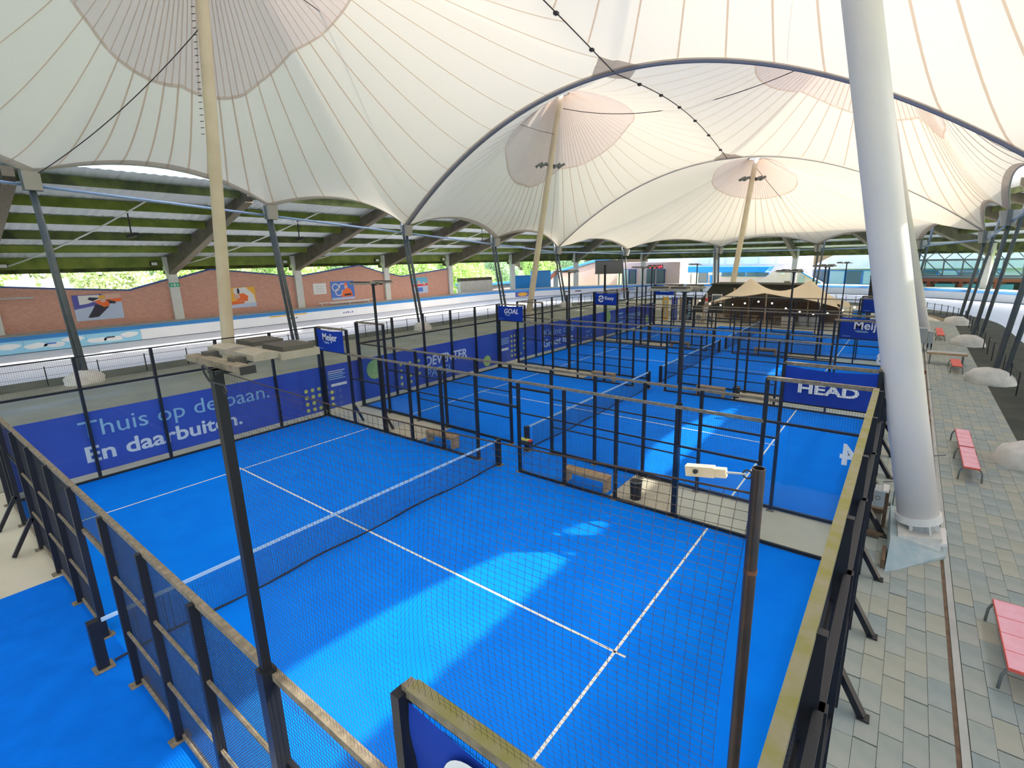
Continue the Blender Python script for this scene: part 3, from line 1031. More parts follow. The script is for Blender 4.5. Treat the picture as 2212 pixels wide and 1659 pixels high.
def end_wall(x, y0, out, lab, topmat, braces):
    t = thing('end_wall', lab, 'glass wall', (x, y0 + 5, 0))
    xp = x + 0.06 * out
    for k in range(6):
        y = y0 + 2 * k
        part(t, 'post', MB().box((xp - 0.06, y - 0.04, 0), (xp + 0.06, y + 0.04, 4.02)), 'steel_black')
        if k < 5:
            piece(t, 'glass_pane', PANEW, (x, y, 0))
            piece(t, 'mesh_panel', W20, (x, y, 3.03), (0, 0, PI / 2), stuff=True)
        if braces:
            br = part(t, 'brace', MB().bar((xp + 0.04, y + 0.1, 0.62), (xp + 0.42, y - 0.02, 0.03), 0.10, 0.10), 'steel_black')
            part(br, 'foot_plate', MB().box((xp + 0.36, y - 0.10, 0.0), (xp + 0.52, y + 0.06, 0.03)), 'plastic_black')
            part(t, 'outer_post', MB().box((xp + 0.06, y - 0.05, 0.0), (xp + 0.12, y + 0.05, 3.4)), 'steel_black')
    part(t, 'top_rail', MB().box((x - (0.05 if braces else 0.02), y0 - 0.05, 3.98 if braces else 4.0), (x + (0.05 if braces else 0.02), y0 + 10.05, 4.06 if braces else 4.04)), topmat)
    part(t, 'middle_rail', MB().box((x - 0.035, y0, 2.98), (x + 0.035, y0 + 10, 3.05)), 'steel_black')
    if braces:
        part(t, 'outer_rail', MB().box((xp + 0.03, y0, 3.28), (xp + 0.1, y0 + 10, 3.40)), 'steel_black')
        part(t, 'outer_rail', MB().box((xp + 0.03, y0, 1.5), (xp + 0.1, y0 + 10, 1.6)), 'steel_black')
    part(t, 'bottom_rail', MB().box((x - 0.04, y0, 0.0), (x + 0.04, y0 + 10, 0.08)), 'steel_black')
    return t

FENCES = {}
for k in range(4):
    y0 = PITCH * k
    for j, (y, out) in enumerate(((y0 - 0.06, -1), (y0 + 10.06, 1))):
        FENCES[k, j] = side_fence(y, out, 'black steel mesh and glass side fence, %s side of the %s' % (NEARFAR[j], COURT[k]), 'rail_weathered')
    end_wall(-0.03, y0, -1, 'glass and black steel end wall at the left end of the %s' % COURT[k], 'steel_black', False)
    end_wall(20.0, y0, 1, 'braced black steel end wall with mossy top rail at the right end of the %s' % COURT[k], 'rail_moss', True)
# moss on the near right fence rail
part(FENCES[0, 0], 'mossy_cap', MB().box((18.06, -0.11, 4.058), (19.97, -0.01, 4.066)), 'rail_moss')
# leg plates of the near side fence at the far left
for x, y in ((2.0, -0.1), (4.0, -0.1)):
    part(FENCES[0, 0], 'knee_brace', MB().bar((x, y - 0.05, 0.85), (x, y - 0.5, 0.03), 0.08, 0.08), 'steel_black')
for x in (2.0, 4.0):
    part(FENCES[0, 1], 'knee_brace', MB().bar((x, 10.15, 0.8), (x, 10.5, 0.03), 0.08, 0.08), 'steel_black')

# numbers on the side glass
for k, n in ((0, '4'), (1, '3')):
    y = PITCH * k + 10.05
    lettering(FENCES[k, 1], n, 0.62, (19.84, y, 2.36), (-1, 0, 0), (0, 0, 1), 'print_white', 0.03, name='court_number')

# padel nets
NETW = wires(10.0, 0.82, 0.048, 0.048, 0.0030, 'mesh', 'net_black')
for k in range(4):
    y0 = PITCH * k
    t = thing('padel_net', 'low net with pale blue tape across the middle of the %s' % COURT[k], 'net', (10, y0 + 5, 0))
    piece(t, 'mesh', NETW, (10, y0, 0.06), (0, 0, PI / 2), stuff=True)
    part(t, 'tape', MB().bar((10, y0 - 0.25, 0.885), (10, y0 + 10.1, 0.885), 0.02, 0.07), 'net_tape')
    pts = [(10 + (0.02 * math.sin(7 * u)), y0 - 0.2 + 10.3 * u, 0.05 + 0.03 * math.sin(21 * u)) for u in np.linspace(0, 1, 40)]
    part(t, 'bottom_cord', MB().tube(pts, 0.022, 6), 'net_black')
    for y in (y0 - 0.36, y0 + 10.1):
        p = part(t, 'net_post', MB().box((9.93, y - 0.08, 0), (10.07, y + 0.08, 0.93)), 'steel_black')
        part(p, 'foot_plate', MB().box((9.88, y - 0.14, 0.018), (10.14, y + 0.14, 0.035)), 'rail_weathered')

# light poles
def lamp(t, x0, x1, ya, sgn, z):
    """one court floodlight: rounded driver box and flat finned head"""
    yb = ya + sgn * 0.20
    yc = ya + sgn * 0.54
    a, b = min(ya, yb), max(ya, yb)
    h = part(t, 'driver_box', MB().prism([(x0 + 0.03, a, z + 0.02), (x0 + 0.03, a, z + 0.07), (x0 + 0.03, (a + b) / 2, z + 0.085), (x0 + 0.03, b, z + 0.07), (x0 + 0.03, b, z + 0.02)][::1], (x1 - x0 - 0.06, 0, 0)), 'lamp_beige')
    part(t, 'lamp_head', MB().box((x0, min(yb, yc), z), (x1, max(yb, yc), z + 0.06)), 'lamp_beige')
    fin = MB()
    m0, m1 = min(yb, yc) + 0.04, max(yb, yc) - 0.03
    for i in range(22):
        x = x0 + 0.04 + (x1 - x0 - 0.08) * i / 21
        fin.box((x - 0.006, m0, z + 0.058), (x + 0.006, m1, z + 0.10))
    part(h, 'cooling_fins', fin, 'lamp_fin', stuff=True)
    part(t, 'arm_bracket', MB().box(((x0 + x1) / 2 - 0.05, min(ya - sgn * 0.1, ya), z - 0.02), ((x0 + x1) / 2 + 0.05, max(ya - sgn * 0.1, ya + 0.01), z + 0.05)), 'lamp_fin')

def light_pole(x, y, lab, sides, z=5.86):
    t = thing('light_pole', lab, 'light pole', (x, y, 0))
    part(t, 'pole', MB().box((x - 0.038, y - 0.038, 0), (x + 0.038, y + 0.038, z)), 'steel_black')
    part(t, 'base_sleeve', MB().box((x - 0.065, y - 0.065, 0), (x + 0.065, y + 0.065, 3.1)), 'steel_black')
    part(t, 'crossarm', MB().box((x - 0.66, y + 0.03, z), (x + 0.36, y + 0.13, z + 0.05)), 'rail_weathered')
    part(t, 'saddle', MB().box((x - 0.08, y - 0.03, z - 0.03), (x + 0.08, y + 0.12, z)), 'steel_black')
    part(t, 'end_cap', MB().box((x + 0.36, y + 0.025, z - 0.005), (x + 0.38, y + 0.135, z + 0.055)), 'plastic_black')
    for sgn in sides:
        lamp(t, x - 0.66, x - 0.26, y + 0.08 + 0.12 * sgn, sgn, z + 0.03)
        lamp(t, x - 0.17, x + 0.25, y + 0.08 + 0.12 * sgn, sgn, z + 0.03)
    return t
lp = light_pole(16, -0.11, 'black floodlight pole rising from the near fence, closest to the camera', (1,), 5.88)
pts = [(15.97 + 0.055 * math.cos(q), -0.16 - 0.02 * math.sin(q), 5.85 + 0.075 * math.sin(q)) for q in np.linspace(0.4, 5.6, 16)]
part(lp, 'cable_loop', MB().tube(pts, 0.008, 6), 'cable')
pts = [(16.02, -0.165, 5.79), (16.14, -0.17, 5.80), (16.27, -0.17, 5.80), (16.30, -0.17, 5.76), (16.28, -0.17, 5.735), (16.25, -0.17, 5.75), (16.26, -0.17, 5.78)]
part(lp, 'cable_loop', MB().tube(pts, 0.007, 6), 'cable')
light_pole(4, 10.16, 'tall black floodlight pole behind the blue banner with white lettering at the left', (-1, 1))
light_pole(16, 10.16, 'tall black floodlight pole in the middle of the picture, four lamps', (-1, 1))
light_pole(4, 23.94, 'black floodlight pole right of the far left banner of the second court', (-1, 1))
light_pole(16, 23.94, 'black floodlight pole in front of the stretch tent', (-1, 1))
light_pole(4, 34.25, 'black floodlight pole on the left, far side of the third court', (-1,))
light_pole(4, 35.95, 'black floodlight pole on the left, near side of the farthest court', (1,))
light_pole(16, 34.25, 'black floodlight pole on the right, far side of the third court', (-1,))
light_pole(16, 35.95, 'black floodlight pole on the right, near side of the farthest court', (1,))
light_pole(4, 46.35, 'black floodlight pole at the far left corner of the farthest court', (-1,))
light_pole(16, 46.35, 'black floodlight pole at the far right of the farthest court', (-1,))
t = thing('camera_pole', 'thin black pole in front of the scoreboard', 'pole', (-0.9, 37.4, 0))
part(t, 'shaft', MB().box((-0.97, 37.33, 0), (-0.83, 37.47, 6.0)), 'steel_black')
part(t, 'cap', MB().box((-1.0, 37.3, 6.0), (-0.8, 37.5, 6.08)), 'plastic_black')

# cord net between the near light pole and the pipe at the corner
mb = MB()
nu, nv = 84, 62
tri = [(math.cos(a), math.sin(a)) for a in (0.5, 2.6, 4.7)]
def cordpt(i, j):
    u, v = i / nu, j / nv
    x = 16.06 + (19.955 - 16.06) * u
    bottom = 3.05 if x < 18 else 3.05 + min(1.0, (x - 18) * 3) * 0.95
    zt = 5.85 - 0.03 * math.sin(PI * u) + 0.10 * max(0, u - 0.4)
    z = zt + (bottom - 0.25 - zt) * v
    x += 0.05 * math.sin(5 * v + 3 * u) * math.sin(PI * u) - 0.10 * math.sin(PI * v) * max(0, u - 0.75) * 4 * 0.6
    yv = -0.065 + 0.035 * math.sin(4 * u + 3 * v) * math.sin(PI * u) * math.sin(PI * min(1, v * 1.2))
    return (x, yv, z)
PTS = [[cordpt(i, j) for j in range(nv + 1)] for i in range(nu + 1)]
vs, fs = [], []
def polyline(pl, r, horiz):
    n = len(vs)
    for (x, y, z) in pl:
        for a, b in tri:
            vs.append((x, y + a * r, z + b * r) if horiz else (x + a * r, y + b * r, z))
    for i in range(len(pl) - 1):
        for k in range(3):
            l = (k + 1) % 3
            fs.append((n + i * 3 + k, n + i * 3 + l, n + i * 3 + 3 + l, n + i * 3 + 3 + k))
for i in range(nu + 1):
    polyline(PTS[i], 0.0011, False)
for j in range(nv + 1):
    polyline([PTS[i][j] for i in range(nu + 1)], 0.0011, True)
for i in range(0, nu + 1):
    for j in range(0, nv + 1):
        x, y, z = PTS[i][j]
        n = len(vs)
        r = 0.0026
        vs.extend([(x + r, y, z), (x - r, y, z), (x, y, z + r), (x, y, z - r), (x, y - r, z)])
        fs.extend([(n, n + 2, n + 4), (n + 2, n + 1, n + 4), (n + 1, n + 3, n + 4), (n + 3, n, n + 4)])
mb.add(vs, fs)
t = thing('ball_net', 'large-meshed dark cord net hung from the near floodlight pole to the corner pipe', 'net', (18, -0.13, 3.0))
part(t, 'netting', mb, 'cord', stuff=True)
part(t, 'head_cord', MB().tube([PTS[i][0] for i in range(nu + 1)], 0.004, 5), 'cord')

t = thing('net_pipe', 'rusty dark steel pipe at the near right corner holding up the cord net', 'pole', (20.0, -0.08, 0))
a, b = (19.985, -0.08, 0.0), (19.965, -0.06, 6.0)
mbp = MB()
n = 20
ring = [(math.cos(2 * PI * k / n), math.sin(2 * PI * k / n)) for k in range(n)]
rows = []
for (p, r) in ((a, 0.021), (b, 0.021), (b, 0.017), ((19.965, -0.06, 5.85), 0.017)):
    rows.append([(p[0] + r * c, p[1] + r * s, p[2]) for c, s in ring + ring[:1]])
mbp.grid(rows)
part(t, 'pipe', mbp, 'pole_rust', smooth=False)
part(t, 'rust_band', MB().tube([(19.967, -0.06, 5.62), (19.967, -0.06, 5.635)], 0.0225, 16), 'rust')
ten = thing('net_tensioner', 'beige tensioner block with bolt and rod hooked to the top of the rusty pipe', 'tensioner', (19.8, -0.06, 5.93))
part(ten, 'block', MB().bar((19.735, -0.075, 5.945), (19.83, -0.07, 5.958), 0.03, 0.036), 'block_beige')
part(ten, 'strap', MB().bar((19.82, -0.07, 5.956), (19.868, -0.068, 5.962), 0.024, 0.03), 'block_beige')
part(ten, 'bolt', MB().tube([(19.772, -0.098, 5.954), (19.772, -0.088, 5.952)], 0.008, 12), 'plastic_black')
part(ten, 'rod', MB().tube([(19.855, -0.068, 5.962), (19.93, -0.064, 5.972)], 0.004, 8), 'box_grey')
part(ten, 'ring', MB().tube([(19.933 + 0.014 * math.cos(q), -0.064, 5.972 + 0.014 * math.sin(q)) for q in np.linspace(0, 2 * PI, 17)[:-1]], 0.003, 6, closed=True), 'plastic_black')

# ------------------------------------------------------------------ banners
X, Y, Z = (1, 0, 0), (0, 1, 0), (0, 0, 1)

def cloth(x0, x1, y, z0, z1, amp=0.015):
    G = []
    for i in range(17):
        u = i / 16
        row = []
        for j in range(9):
            v = j / 8
            sag = 0.10 * math.sin(PI * u) * v ** 3
            row.append((x0 + (x1 - x0) * u, y + amp * math.sin(6 * u + 5 * v * (1 - u)) * math.sin(PI * v), z0 + (z1 - z0) * v - sag * 0.6))
        G.append(row)
    return MB().grid(G)

def fence_banner(x0, x1, y, lab, word, size, fit, at, bold=0.02, shear=0.0, sub=True, sx=1.0):
    t = thing('fence_banner', lab, 'banner', ((x0 + x1) / 2, y, 3.05))
    cl = cloth(x0 + 0.04, x1 - 0.04, y - 0.035, 3.05, 3.97)
    part(t, 'cloth', cl, 'banner_blue', smooth=True)
    ya = y - 0.062
    if word:
        lettering(t, word, size, (x0 + at[0], ya, 3.05 + at[1]), X, Z, 'print_white', bold, shear=shear, fit=fit, name='lettering')
    if sub:
        for q, (dx, w) in enumerate(((0.02, 0.55), (0.1, 0.5))):
            part(t, 'small_print', MB().box((x0 + at[0] + dx + 0.02, ya - 0.002, 3.05 + at[1] - 0.09 - 0.05 * q), (x0 + at[0] + dx + w * fit * 0.7, ya, 3.05 + at[1] - 0.065 - 0.05 * q)), 'print_pale')
        part(t, 'small_print', MB().box((x0 + 0.15, ya - 0.002, 3.14), (x0 + 0.45, ya, 3.155)), 'print_pale')
    return t
fence_banner(0, 2, 10.0, 'blue banner with white word Meijer on the far left of the nearest court', 'Meijer', 0.42, 1.05, (0.5, 0.47), 0.012)
fence_banner(0, 2, 22.04, 'blue banner reading GOAL on the far left of the second court', 'GOAL', 0.40, 1.1, (0.55, 0.45), 0.02, 0.25)
tz = fence_banner(0, 2, 34.08, 'blue banner with round white emblem and the word Eazy, left of the third court', 'Eazy', 0.34, 0.8, (0.95, 0.40), 0.02, 0.0, False)
mb = MB()
for s, e in ((0.2, 2.6), (3.3, 5.7)):
    mb.grid([[(0.6 + r * math.cos(q), 34.015, 3.5 + r * math.sin(q)) for q in np.linspace(s, e, 14)] for r in (0.16, 0.27)])
mb.box((0.42, 34.012, 3.46), (0.80, 34.016, 3.54))
part(tz, 'emblem', mb, 'print_white')
tz = fence_banner(0, 2, 46.12, 'dark blue banner with winged emblem at the far left of the farthest court', '', 0.3, 0.8, (0.5, 0.4), sub=False)
part(tz, 'emblem', MB().box((0.55, 46.05, 3.3), (1.5, 46.055, 3.38)).box((0.75, 46.05, 3.45), (1.3, 46.055, 3.52)), 'print_pale')
fence_banner(18, 20, 11.94, 'large blue HEAD banner on the near right of the second court', 'HEAD', 0.34, 1.28, (0.36, 0.29), 0.035, sub=False)
fence_banner(18, 20, 23.98, 'blue Meijer banner on the right beside the thick white mast', 'Meijer', 0.50, 1.25, (0.55, 0.42), 0.015)
fence_banner(18, 20, 36.02, 'blue banner starting with Van, farthest on the right', 'Van', 0.26, 0.55, (0.6, 0.45), 0.012)
tz = thing('fence_banner', 'blue banner with part of a round white emblem at the bottom of the picture', 'banner', (19, -0.06, 3.05))
part(tz, 'cloth', cloth(18.06, 19.94, -0.10, 3.05, 3.96, 0.03), 'banner_blue', smooth=True)
part(tz, 'emblem', MB().grid([[(18.66 + r * math.cos(q), -0.145, 3.64 + r * math.sin(q)) for q in np.linspace(0, 2 * PI, 33)] for r in (0.15, 0.27)]), 'print_white')

# blue wall banners along the left glass walls
xb = -0.14
xt = xb + 0.012
def disc(mb, y, z, r, n=14, x=None):
    x = xt if x is None else x
    mb.prism([(x, y + r * math.cos(2 * PI * k / n), z + r * math.sin(2 * PI * k / n)) for k in range(n)], (0.004, 0, 0))
def wall_banner(y0, y1, lab):
    t = thing('wall_banner', lab, 'banner', (xb, (y0 + y1) / 2, 0.2))
    G = []
    nn = int((y1 - y0) * 6)
    for j in range(nn + 1):
        y = y0 + (y1 - y0) * j / nn
        G.append([(xb + 0.006 * math.sin(3 * y + 2 * z), y, z) for z in np.linspace(0.24, 2.24, 9)])
    part(t, 'cloth', MB().grid(G), 'banner_wall', smooth=True)
    return t
tb = wall_banner(0.05, 11.95, 'long blue wall banner reading Thuis op de baan behind the nearest court')
lettering(tb, 'Thuis op de baan.', 0.78, (xt, 1.75, 1.42), Y, Z, 'print_pale', 0.0, fit=5.95)
lettering(tb, 'En daarbuiten.', 0.72, (xt, 1.78, 0.62), Y, Z, 'print_white', 0.022, fit=4.75)
dots = [(0, 0), (0, 1), (0, 2), (0, 3), (1, 0), (1, 1), (1, 2), (1, 3), (2, 0), (2, 2), (2, 3), (4, 0), (4, 1), (4, 2)]
for i, j in dots:
    m_ = MB()
    disc(m_, 9.25 + 0.30 * i, 0.42 + 0.29 * j, 0.085)
    part(tb, 'dot', m_, 'print_yellow')
m_ = MB().box((xt, 10.45, 1.24), (xt + 0.004, 11.25, 1.36))
part(tb, 'pill', m_, 'print_white')
for q in range(5):
    part(tb, 'small_print', MB().box((xt, 10.35, 1.92 - 0.09 * q), (xt + 0.004, 11.2 - 0.12 * (q % 2), 1.96 - 0.09 * q)), 'print_white' if q < 2 else 'print_pale')
tb = wall_banner(12.05, 22.1, 'long blue wall banner reading DEVENTER PADEL with green balls behind the second court')
m_ = MB(); disc(m_, 12.85, 1.62, 0.48, 24)
part(tb, 'ball', m_, 'ball_green')
m_ = MB(); disc(m_, 21.0, 0.62, 0.34, 24)
part(tb, 'ball', m_, 'ball_green')
for i, j in [(0, 0), (0, 1), (0, 2), (0, 3), (1, 3), (2, 0), (2, 1), (2, 3), (4, 1), (4, 2), (4, 3)]:
    m_ = MB()
    disc(m_, 14.4 + 0.30 * i, 0.55 + 0.34 * j, 0.085)
    part(tb, 'dot', m_, 'print_yellow')
lettering(tb, 'DEVENTER', 0.72, (xt, 16.05, 1.18), Y, Z, 'print_white', 0.022, shear=0.12, fit=3.2)
lettering(tb, 'PADEL', 0.68, (xt, 16.1, 0.52), Y, Z, 'print_pale', 0.0, shear=0.12, fit=1.9)
tb = wall_banner(22.15, 34.1, 'long blue wall banner reading Kleine club Groot hart behind the third court')
for q in range(4):
    part(tb, 'small_print', MB().box((xt, 22.25, 1.75 - 0.11 * q), (xt + 0.004, 23.2 - 0.1 * (q % 2), 1.80 - 0.11 * q)), 'print_pale')
part(tb, 'pill', MB().box((xt, 22.25, 1.0), (xt + 0.004, 23.1, 1.16)), 'print_white')
for i, j in [(0, 0), (0, 1), (0, 2), (0, 3), (0, 4), (1, 0), (1, 1), (1, 2), (1, 3), (1, 4), (2, 0), (2, 1), (2, 3), (2, 4), (3, 0), (4, 1), (4, 2), (4, 3)]:
    m_ = MB()
    disc(m_, 23.45 + 0.32 * i, 0.55 + 0.32 * j, 0.085)
    part(tb, 'dot', m_, 'print_yellow')
lettering(tb, 'Kleine club', 0.72, (xt, 27.1, 1.3), Y, Z, 'print_pale', 0.0, fit=4.0)
lettering(tb, 'Groot hart', 0.74, (xt, 27.0, 0.55), Y, Z, 'print_white', 0.022, fit=4.0)
for i, j in [(0, 0), (0, 1), (0, 2), (1, 0), (1, 1), (2, 1), (2, 2), (3, 0)]:
    m_ = MB()
    disc(m_, 33.0 + 0.26 * i, 0.6 + 0.34 * j, 0.075)
    part(tb, 'dot', m_, 'print_pale')
tb = wall_banner(34.15, 46.2, 'blue wall banner with green balls behind the farthest court')
for y, z, r in ((36.6, 1.75, 0.5), (44.7, 0.75, 0.36)):
    m_ = MB(); disc(m_, y, z, r, 24)
    part(tb, 'ball', m_, 'ball_green')
for q in range(3):
    part(tb, 'small_print', MB().box((xt, 38.4, 1.75 - 0.4 * q), (xt + 0.004, 39.4, 1.9 - 0.4 * q)), 'print_pale')
lettering(tb, 'DEVENTER', 0.66, (xt, 40.0, 1.15), Y, Z, 'print_pale', 0.02, shear=0.12, fit=3.2)
lettering(tb, 'PADEL', 0.6, (xt, 40.1, 0.55), Y, Z, 'print_dim', 0.0, shear=0.12, fit=1.9)

# ------------------------------------------------------------------ benches and bins between the courts
def wood_bench(x0, x1, y, lab):
    t = thing('wooden_bench', lab, 'bench', ((x0 + x1) / 2, y, 0.012))
    for i in range(3):
        part(t, 'seat_slat', MB().box((x0, y - 0.17 + 0.12 * i, 0.42), (x1, y - 0.07 + 0.12 * i, 0.46)), 'wood')
    part(t, 'apron', MB().box((x0 + 0.02, y - 0.17, 0.34), (x1 - 0.02, y - 0.14, 0.42)), 'wood')
    for x in (x0 + 0.02, x1 - 0.12):
        part(t, 'leg', MB().box((x, y - 0.16, 0.012), (x + 0.10, y + 0.17, 0.42)), 'wood')
wood_bench(6.25, 7.72, 10.42, 'wooden bench left of the net between the two nearest courts')
wood_bench(12.45, 13.95, 10.42, 'wooden bench beside the black bin between the two nearest courts')
wood_bench(6.45, 7.85, 22.55, 'wooden bench on the left between the second and third courts')
wood_bench(12.4, 13.75, 22.5, 'wooden bench on the right between the second and third courts')
wood_bench(6.3, 7.7, 34.6, 'wooden bench on the left between the third and farthest courts')
wood_bench(12.2, 13.6, 34.8, 'wooden bench on the right between the third and farthest courts')
def litter_bin(x, y, lab):
    t = thing('litter_bin', lab, 'bin', (x, y, 0.0))
    part(t, 'body', MB().tube([(x, y, 0.0), (x, y, 0.52)], [0.15, 0.17], 18), 'plastic_black')
    part(t, 'rim', MB().tube([(x + 0.17 * math.cos(q), y + 0.17 * math.sin(q), 0.53) for q in np.linspace(0, 2 * PI, 19)[:-1]], 0.018, 6, closed=True), 'tube_grey')
litter_bin(14.75, 10.5, 'black round bin right of the bench between the two nearest courts')
litter_bin(14.2, 22.8, 'black round bin between the second and third courts')
t = thing('ball_tray', 'small black tray with a yellow and red top hung on the second court net post', 'tray', (10.05, 11.75, 0.35))
part(t, 'tray', MB().box((9.8, 11.45, 0.3), (10.3, 11.62, 0.46)), 'plastic_black')
part(t, 'lid', MB().box((9.8, 11.45, 0.46), (10.2, 11.62, 0.50)), 'print_yellow')
part(t, 'tip', MB().box((10.2, 11.45, 0.46), (10.3, 11.62, 0.50)), 'art_red')
part(t, 'hook', MB().box((10.0, 11.6, 0.30), (10.05, 11.65, 0.02)), 'plastic_black')

# ------------------------------------------------------------------ terrace benches, table, cabinet
def red_bench(x, y0, y1, lab, seats, m_seat, w=0.36):
    t = thing('terrace_bench', lab, 'bench', (x, (y0 + y1) / 2, 0))
    n = len(seats)
    for a, b in seats:
        st_ = part(t, 'seat', MB().box((x - w / 2, a + 0.01, 0.425), (x + w / 2, b - 0.01, 0.45)), m_seat)
        part(st_, 'seat_edge', MB().box((x - w / 2 - 0.012, a, 0.40), (x - w / 2, b, 0.452)).box((x + w / 2, a, 0.40), (x + w / 2 + 0.012, b, 0.452)).box((x - w / 2, a, 0.4), (x + w / 2, a + 0.01, 0.452)).box((x - w / 2, b - 0.01, 0.4), (x + w / 2, b, 0.452)), 'bench_red')
        rib = MB()
        for q in np.arange(a + 0.46, b - 0.2, 0.48):
            rib.box((x - w / 2, q, 0.449), (x + w / 2, q + 0.012, 0.453))
        if rib.v:
            part(st_, 'seat_rib', rib, 'bench_red')
    ends = sorted({seats[0][0] + 0.06, seats[-1][1] - 0.06} | ({seats[0][1]} if n > 1 else set()))
    for y in ends:
        pts = [(x - 0.27, y, 0.0), (x - 0.26, y, 0.25), (x - 0.22, y, 0.36), (x - 0.13, y, 0.41), (x + 0.13, y, 0.41), (x + 0.22, y, 0.36), (x + 0.26, y, 0.25), (x + 0.27, y, 0.0)]
        part(t, 'leg_hoop', MB().tube(pts, 0.024, 8), 'tube_grey', smooth=True)
red_bench(22.42, 7.75, 9.72, 'pink-red terrace bench at the right picture edge, nearest the camera', [(7.75, 9.72)], 'bench_pink', 0.42)
red_bench(22.40, 17.0, 21.1, 'pink and red two-seat terrace bench halfway along the terrace', [(17.0, 19.0), (19.1, 21.1)], 'bench_pink')
red_bench(22.93, 34.2, 36.5, 'single-seat red terrace bench in front of the grey slab table', [(34.2, 36.5)], 'bench_red', 0.42)
red_bench(22.62, 47.3, 51.9, 'red two-seat terrace bench farthest along the terrace', [(47.3, 49.5), (49.7, 51.9)], 'bench_red', 0.42)
t = thing('slab_table', 'low grey slab table behind the single red terrace seat', 'table', (22.6, 36.4, 0))
part(t, 'top', MB().box((21.6, 36.75, 0.66), (23.5, 37.5, 0.72)), 'concrete_grey')
part(t, 'edge', MB().box((21.6, 36.72, 0.60), (23.5, 36.75, 0.72)), 'wood')
for x in (21.75, 23.3):
    part(t, 'leg', MB().box((x, 36.8, 0), (x + 0.06, 37.4, 0.66)), 'tube_grey')
t = thing('grey_cabinet', 'grey steel cabinets on the terrace in front of the second right mast', 'cabinet', (21.35, 42.0, 0))
part(t, 'body', MB().box((20.75, 41.6, 0.55), (21.6, 42.4, 1.55)), 'box_grey')
part(t, 'side_box', MB().box((21.65, 41.7, 0.25), (21.98, 42.3, 1.35)), 'box_grey')
for x in (20.8, 21.5, 21.7, 21.9):
    part(t, 'leg', MB().box((x, 41.7, 0), (x + 0.06, 41.76, 0.55)), 'tube_grey')
# rusty brackets and props along the drain
for i, y in enumerate((14.3, 22.6, 24.0, 33.0)):
    t = thing('rusty_bracket', 'rusty brown steel bracket at the drain beside the thick mast, %s from the plinth' % ords[i], 'bracket', (21.4, y, 0))
    part(t, 'plate', MB().bar((21.15, y, 0.1), (21.58, y + 0.25, 0.1), 0.05, 0.2), 'rust')
    part(t, 'foot', MB().box((21.3, y - 0.05, 0.0), (21.5, y + 0.15, 0.08)), 'rust')
for i, (xa, ya) in enumerate(((20.62, 13.9), (21.46, 16.6), (21.3, 25.6))):
    t = thing('tee_rod', 'thin grey T-shaped steel rod standing by the mast plinth, %s from the camera' % ords[i], 'rod', (xa, ya, 0))
    part(t, 'stem', MB().tube([(xa, ya, 0), (xa, ya, 0.75)], 0.018, 6), 'tube_grey')
    part(t, 'cross', MB().tube([(xa - 0.28, ya - 0.1, 0.70), (xa + 0.28, ya + 0.1, 0.80)], 0.018, 6), 'tube_grey')
t = thing('junction_box', 'grey junction box on a steel post beside the wedge plinth', 'box', (20.36, 12.6, 0))
part(t, 'box', MB().box((20.2, 12.3, 0.62), (20.42, 12.72, 1.02)), 'box_grey')
part(t, 'lid', MB().box((20.36, 12.28, 1.02), (20.48, 12.74, 1.06)), 'frame_white')
part(t, 'post', MB().box((20.42, 12.52, -0.1), (20.50, 12.60, 1.0)), 'wood_dark')
part(t, 'label_ring', MB().tube([(20.255 + 0.0, 12.29, 0.84)] and [(20.28 + 0.05 * math.cos(q), 12.295, 0.84 + 0.05 * math.sin(q)) for q in np.linspace(0, 2 * PI, 13)[:-1]], 0.006, 5, closed=True), 'rust')
t = thing('pit_surround', 'weathered timber surround of the pit beside the plinth', 'surround', (20.3, 12.7, 0))
for y in (12.0, 13.4):
    part(t, 'plank', MB().box((20.13, y - 0.05, -0.1), (20.5, y + 0.05, 0.10)), 'wood_dark')

# ------------------------------------------------------------------ infield railing along the track
def railing(R, s0, s1, lab, step=2.45):
    t = thing('track_railing', lab, 'railing', st((s0 + s1) / 2, R, 0))
    for s in np.arange(s0, s1, step):
        x, y, _ = st(s, R, 0)
        part(t, 'post', MB().tube([(x, y, -0.03), (x, y, 1.12)], 0.032, 6), 'steel_black')
    for z, r in ((1.02, 0.016), (0.55, 0.006)):
        part(t, 'rail', MB().tube([st(s, R, z) for s in np.linspace(s0, s1, max(2, int((s1 - s0) / 3)))], r, 6), 'steel_black')
railing(22.4, -8, CY, 'black post railing along the left straight of the track')
railing(22.4, CY, S_ARC, 'black post railing round the far bend of the track')
railing(22.4, S_ARC, S_ARC + 60, 'black post railing along the right straight of the track')
t = thing('track_rail_beam', 'dark ledger beam along the near left edge of the infield', 'beam', (-19.6, -2, 0))
part(t, 'beam', MB().box((-19.75, -10, -0.02), (-19.45, 2.2, 0.35)), 'rail_weathered')

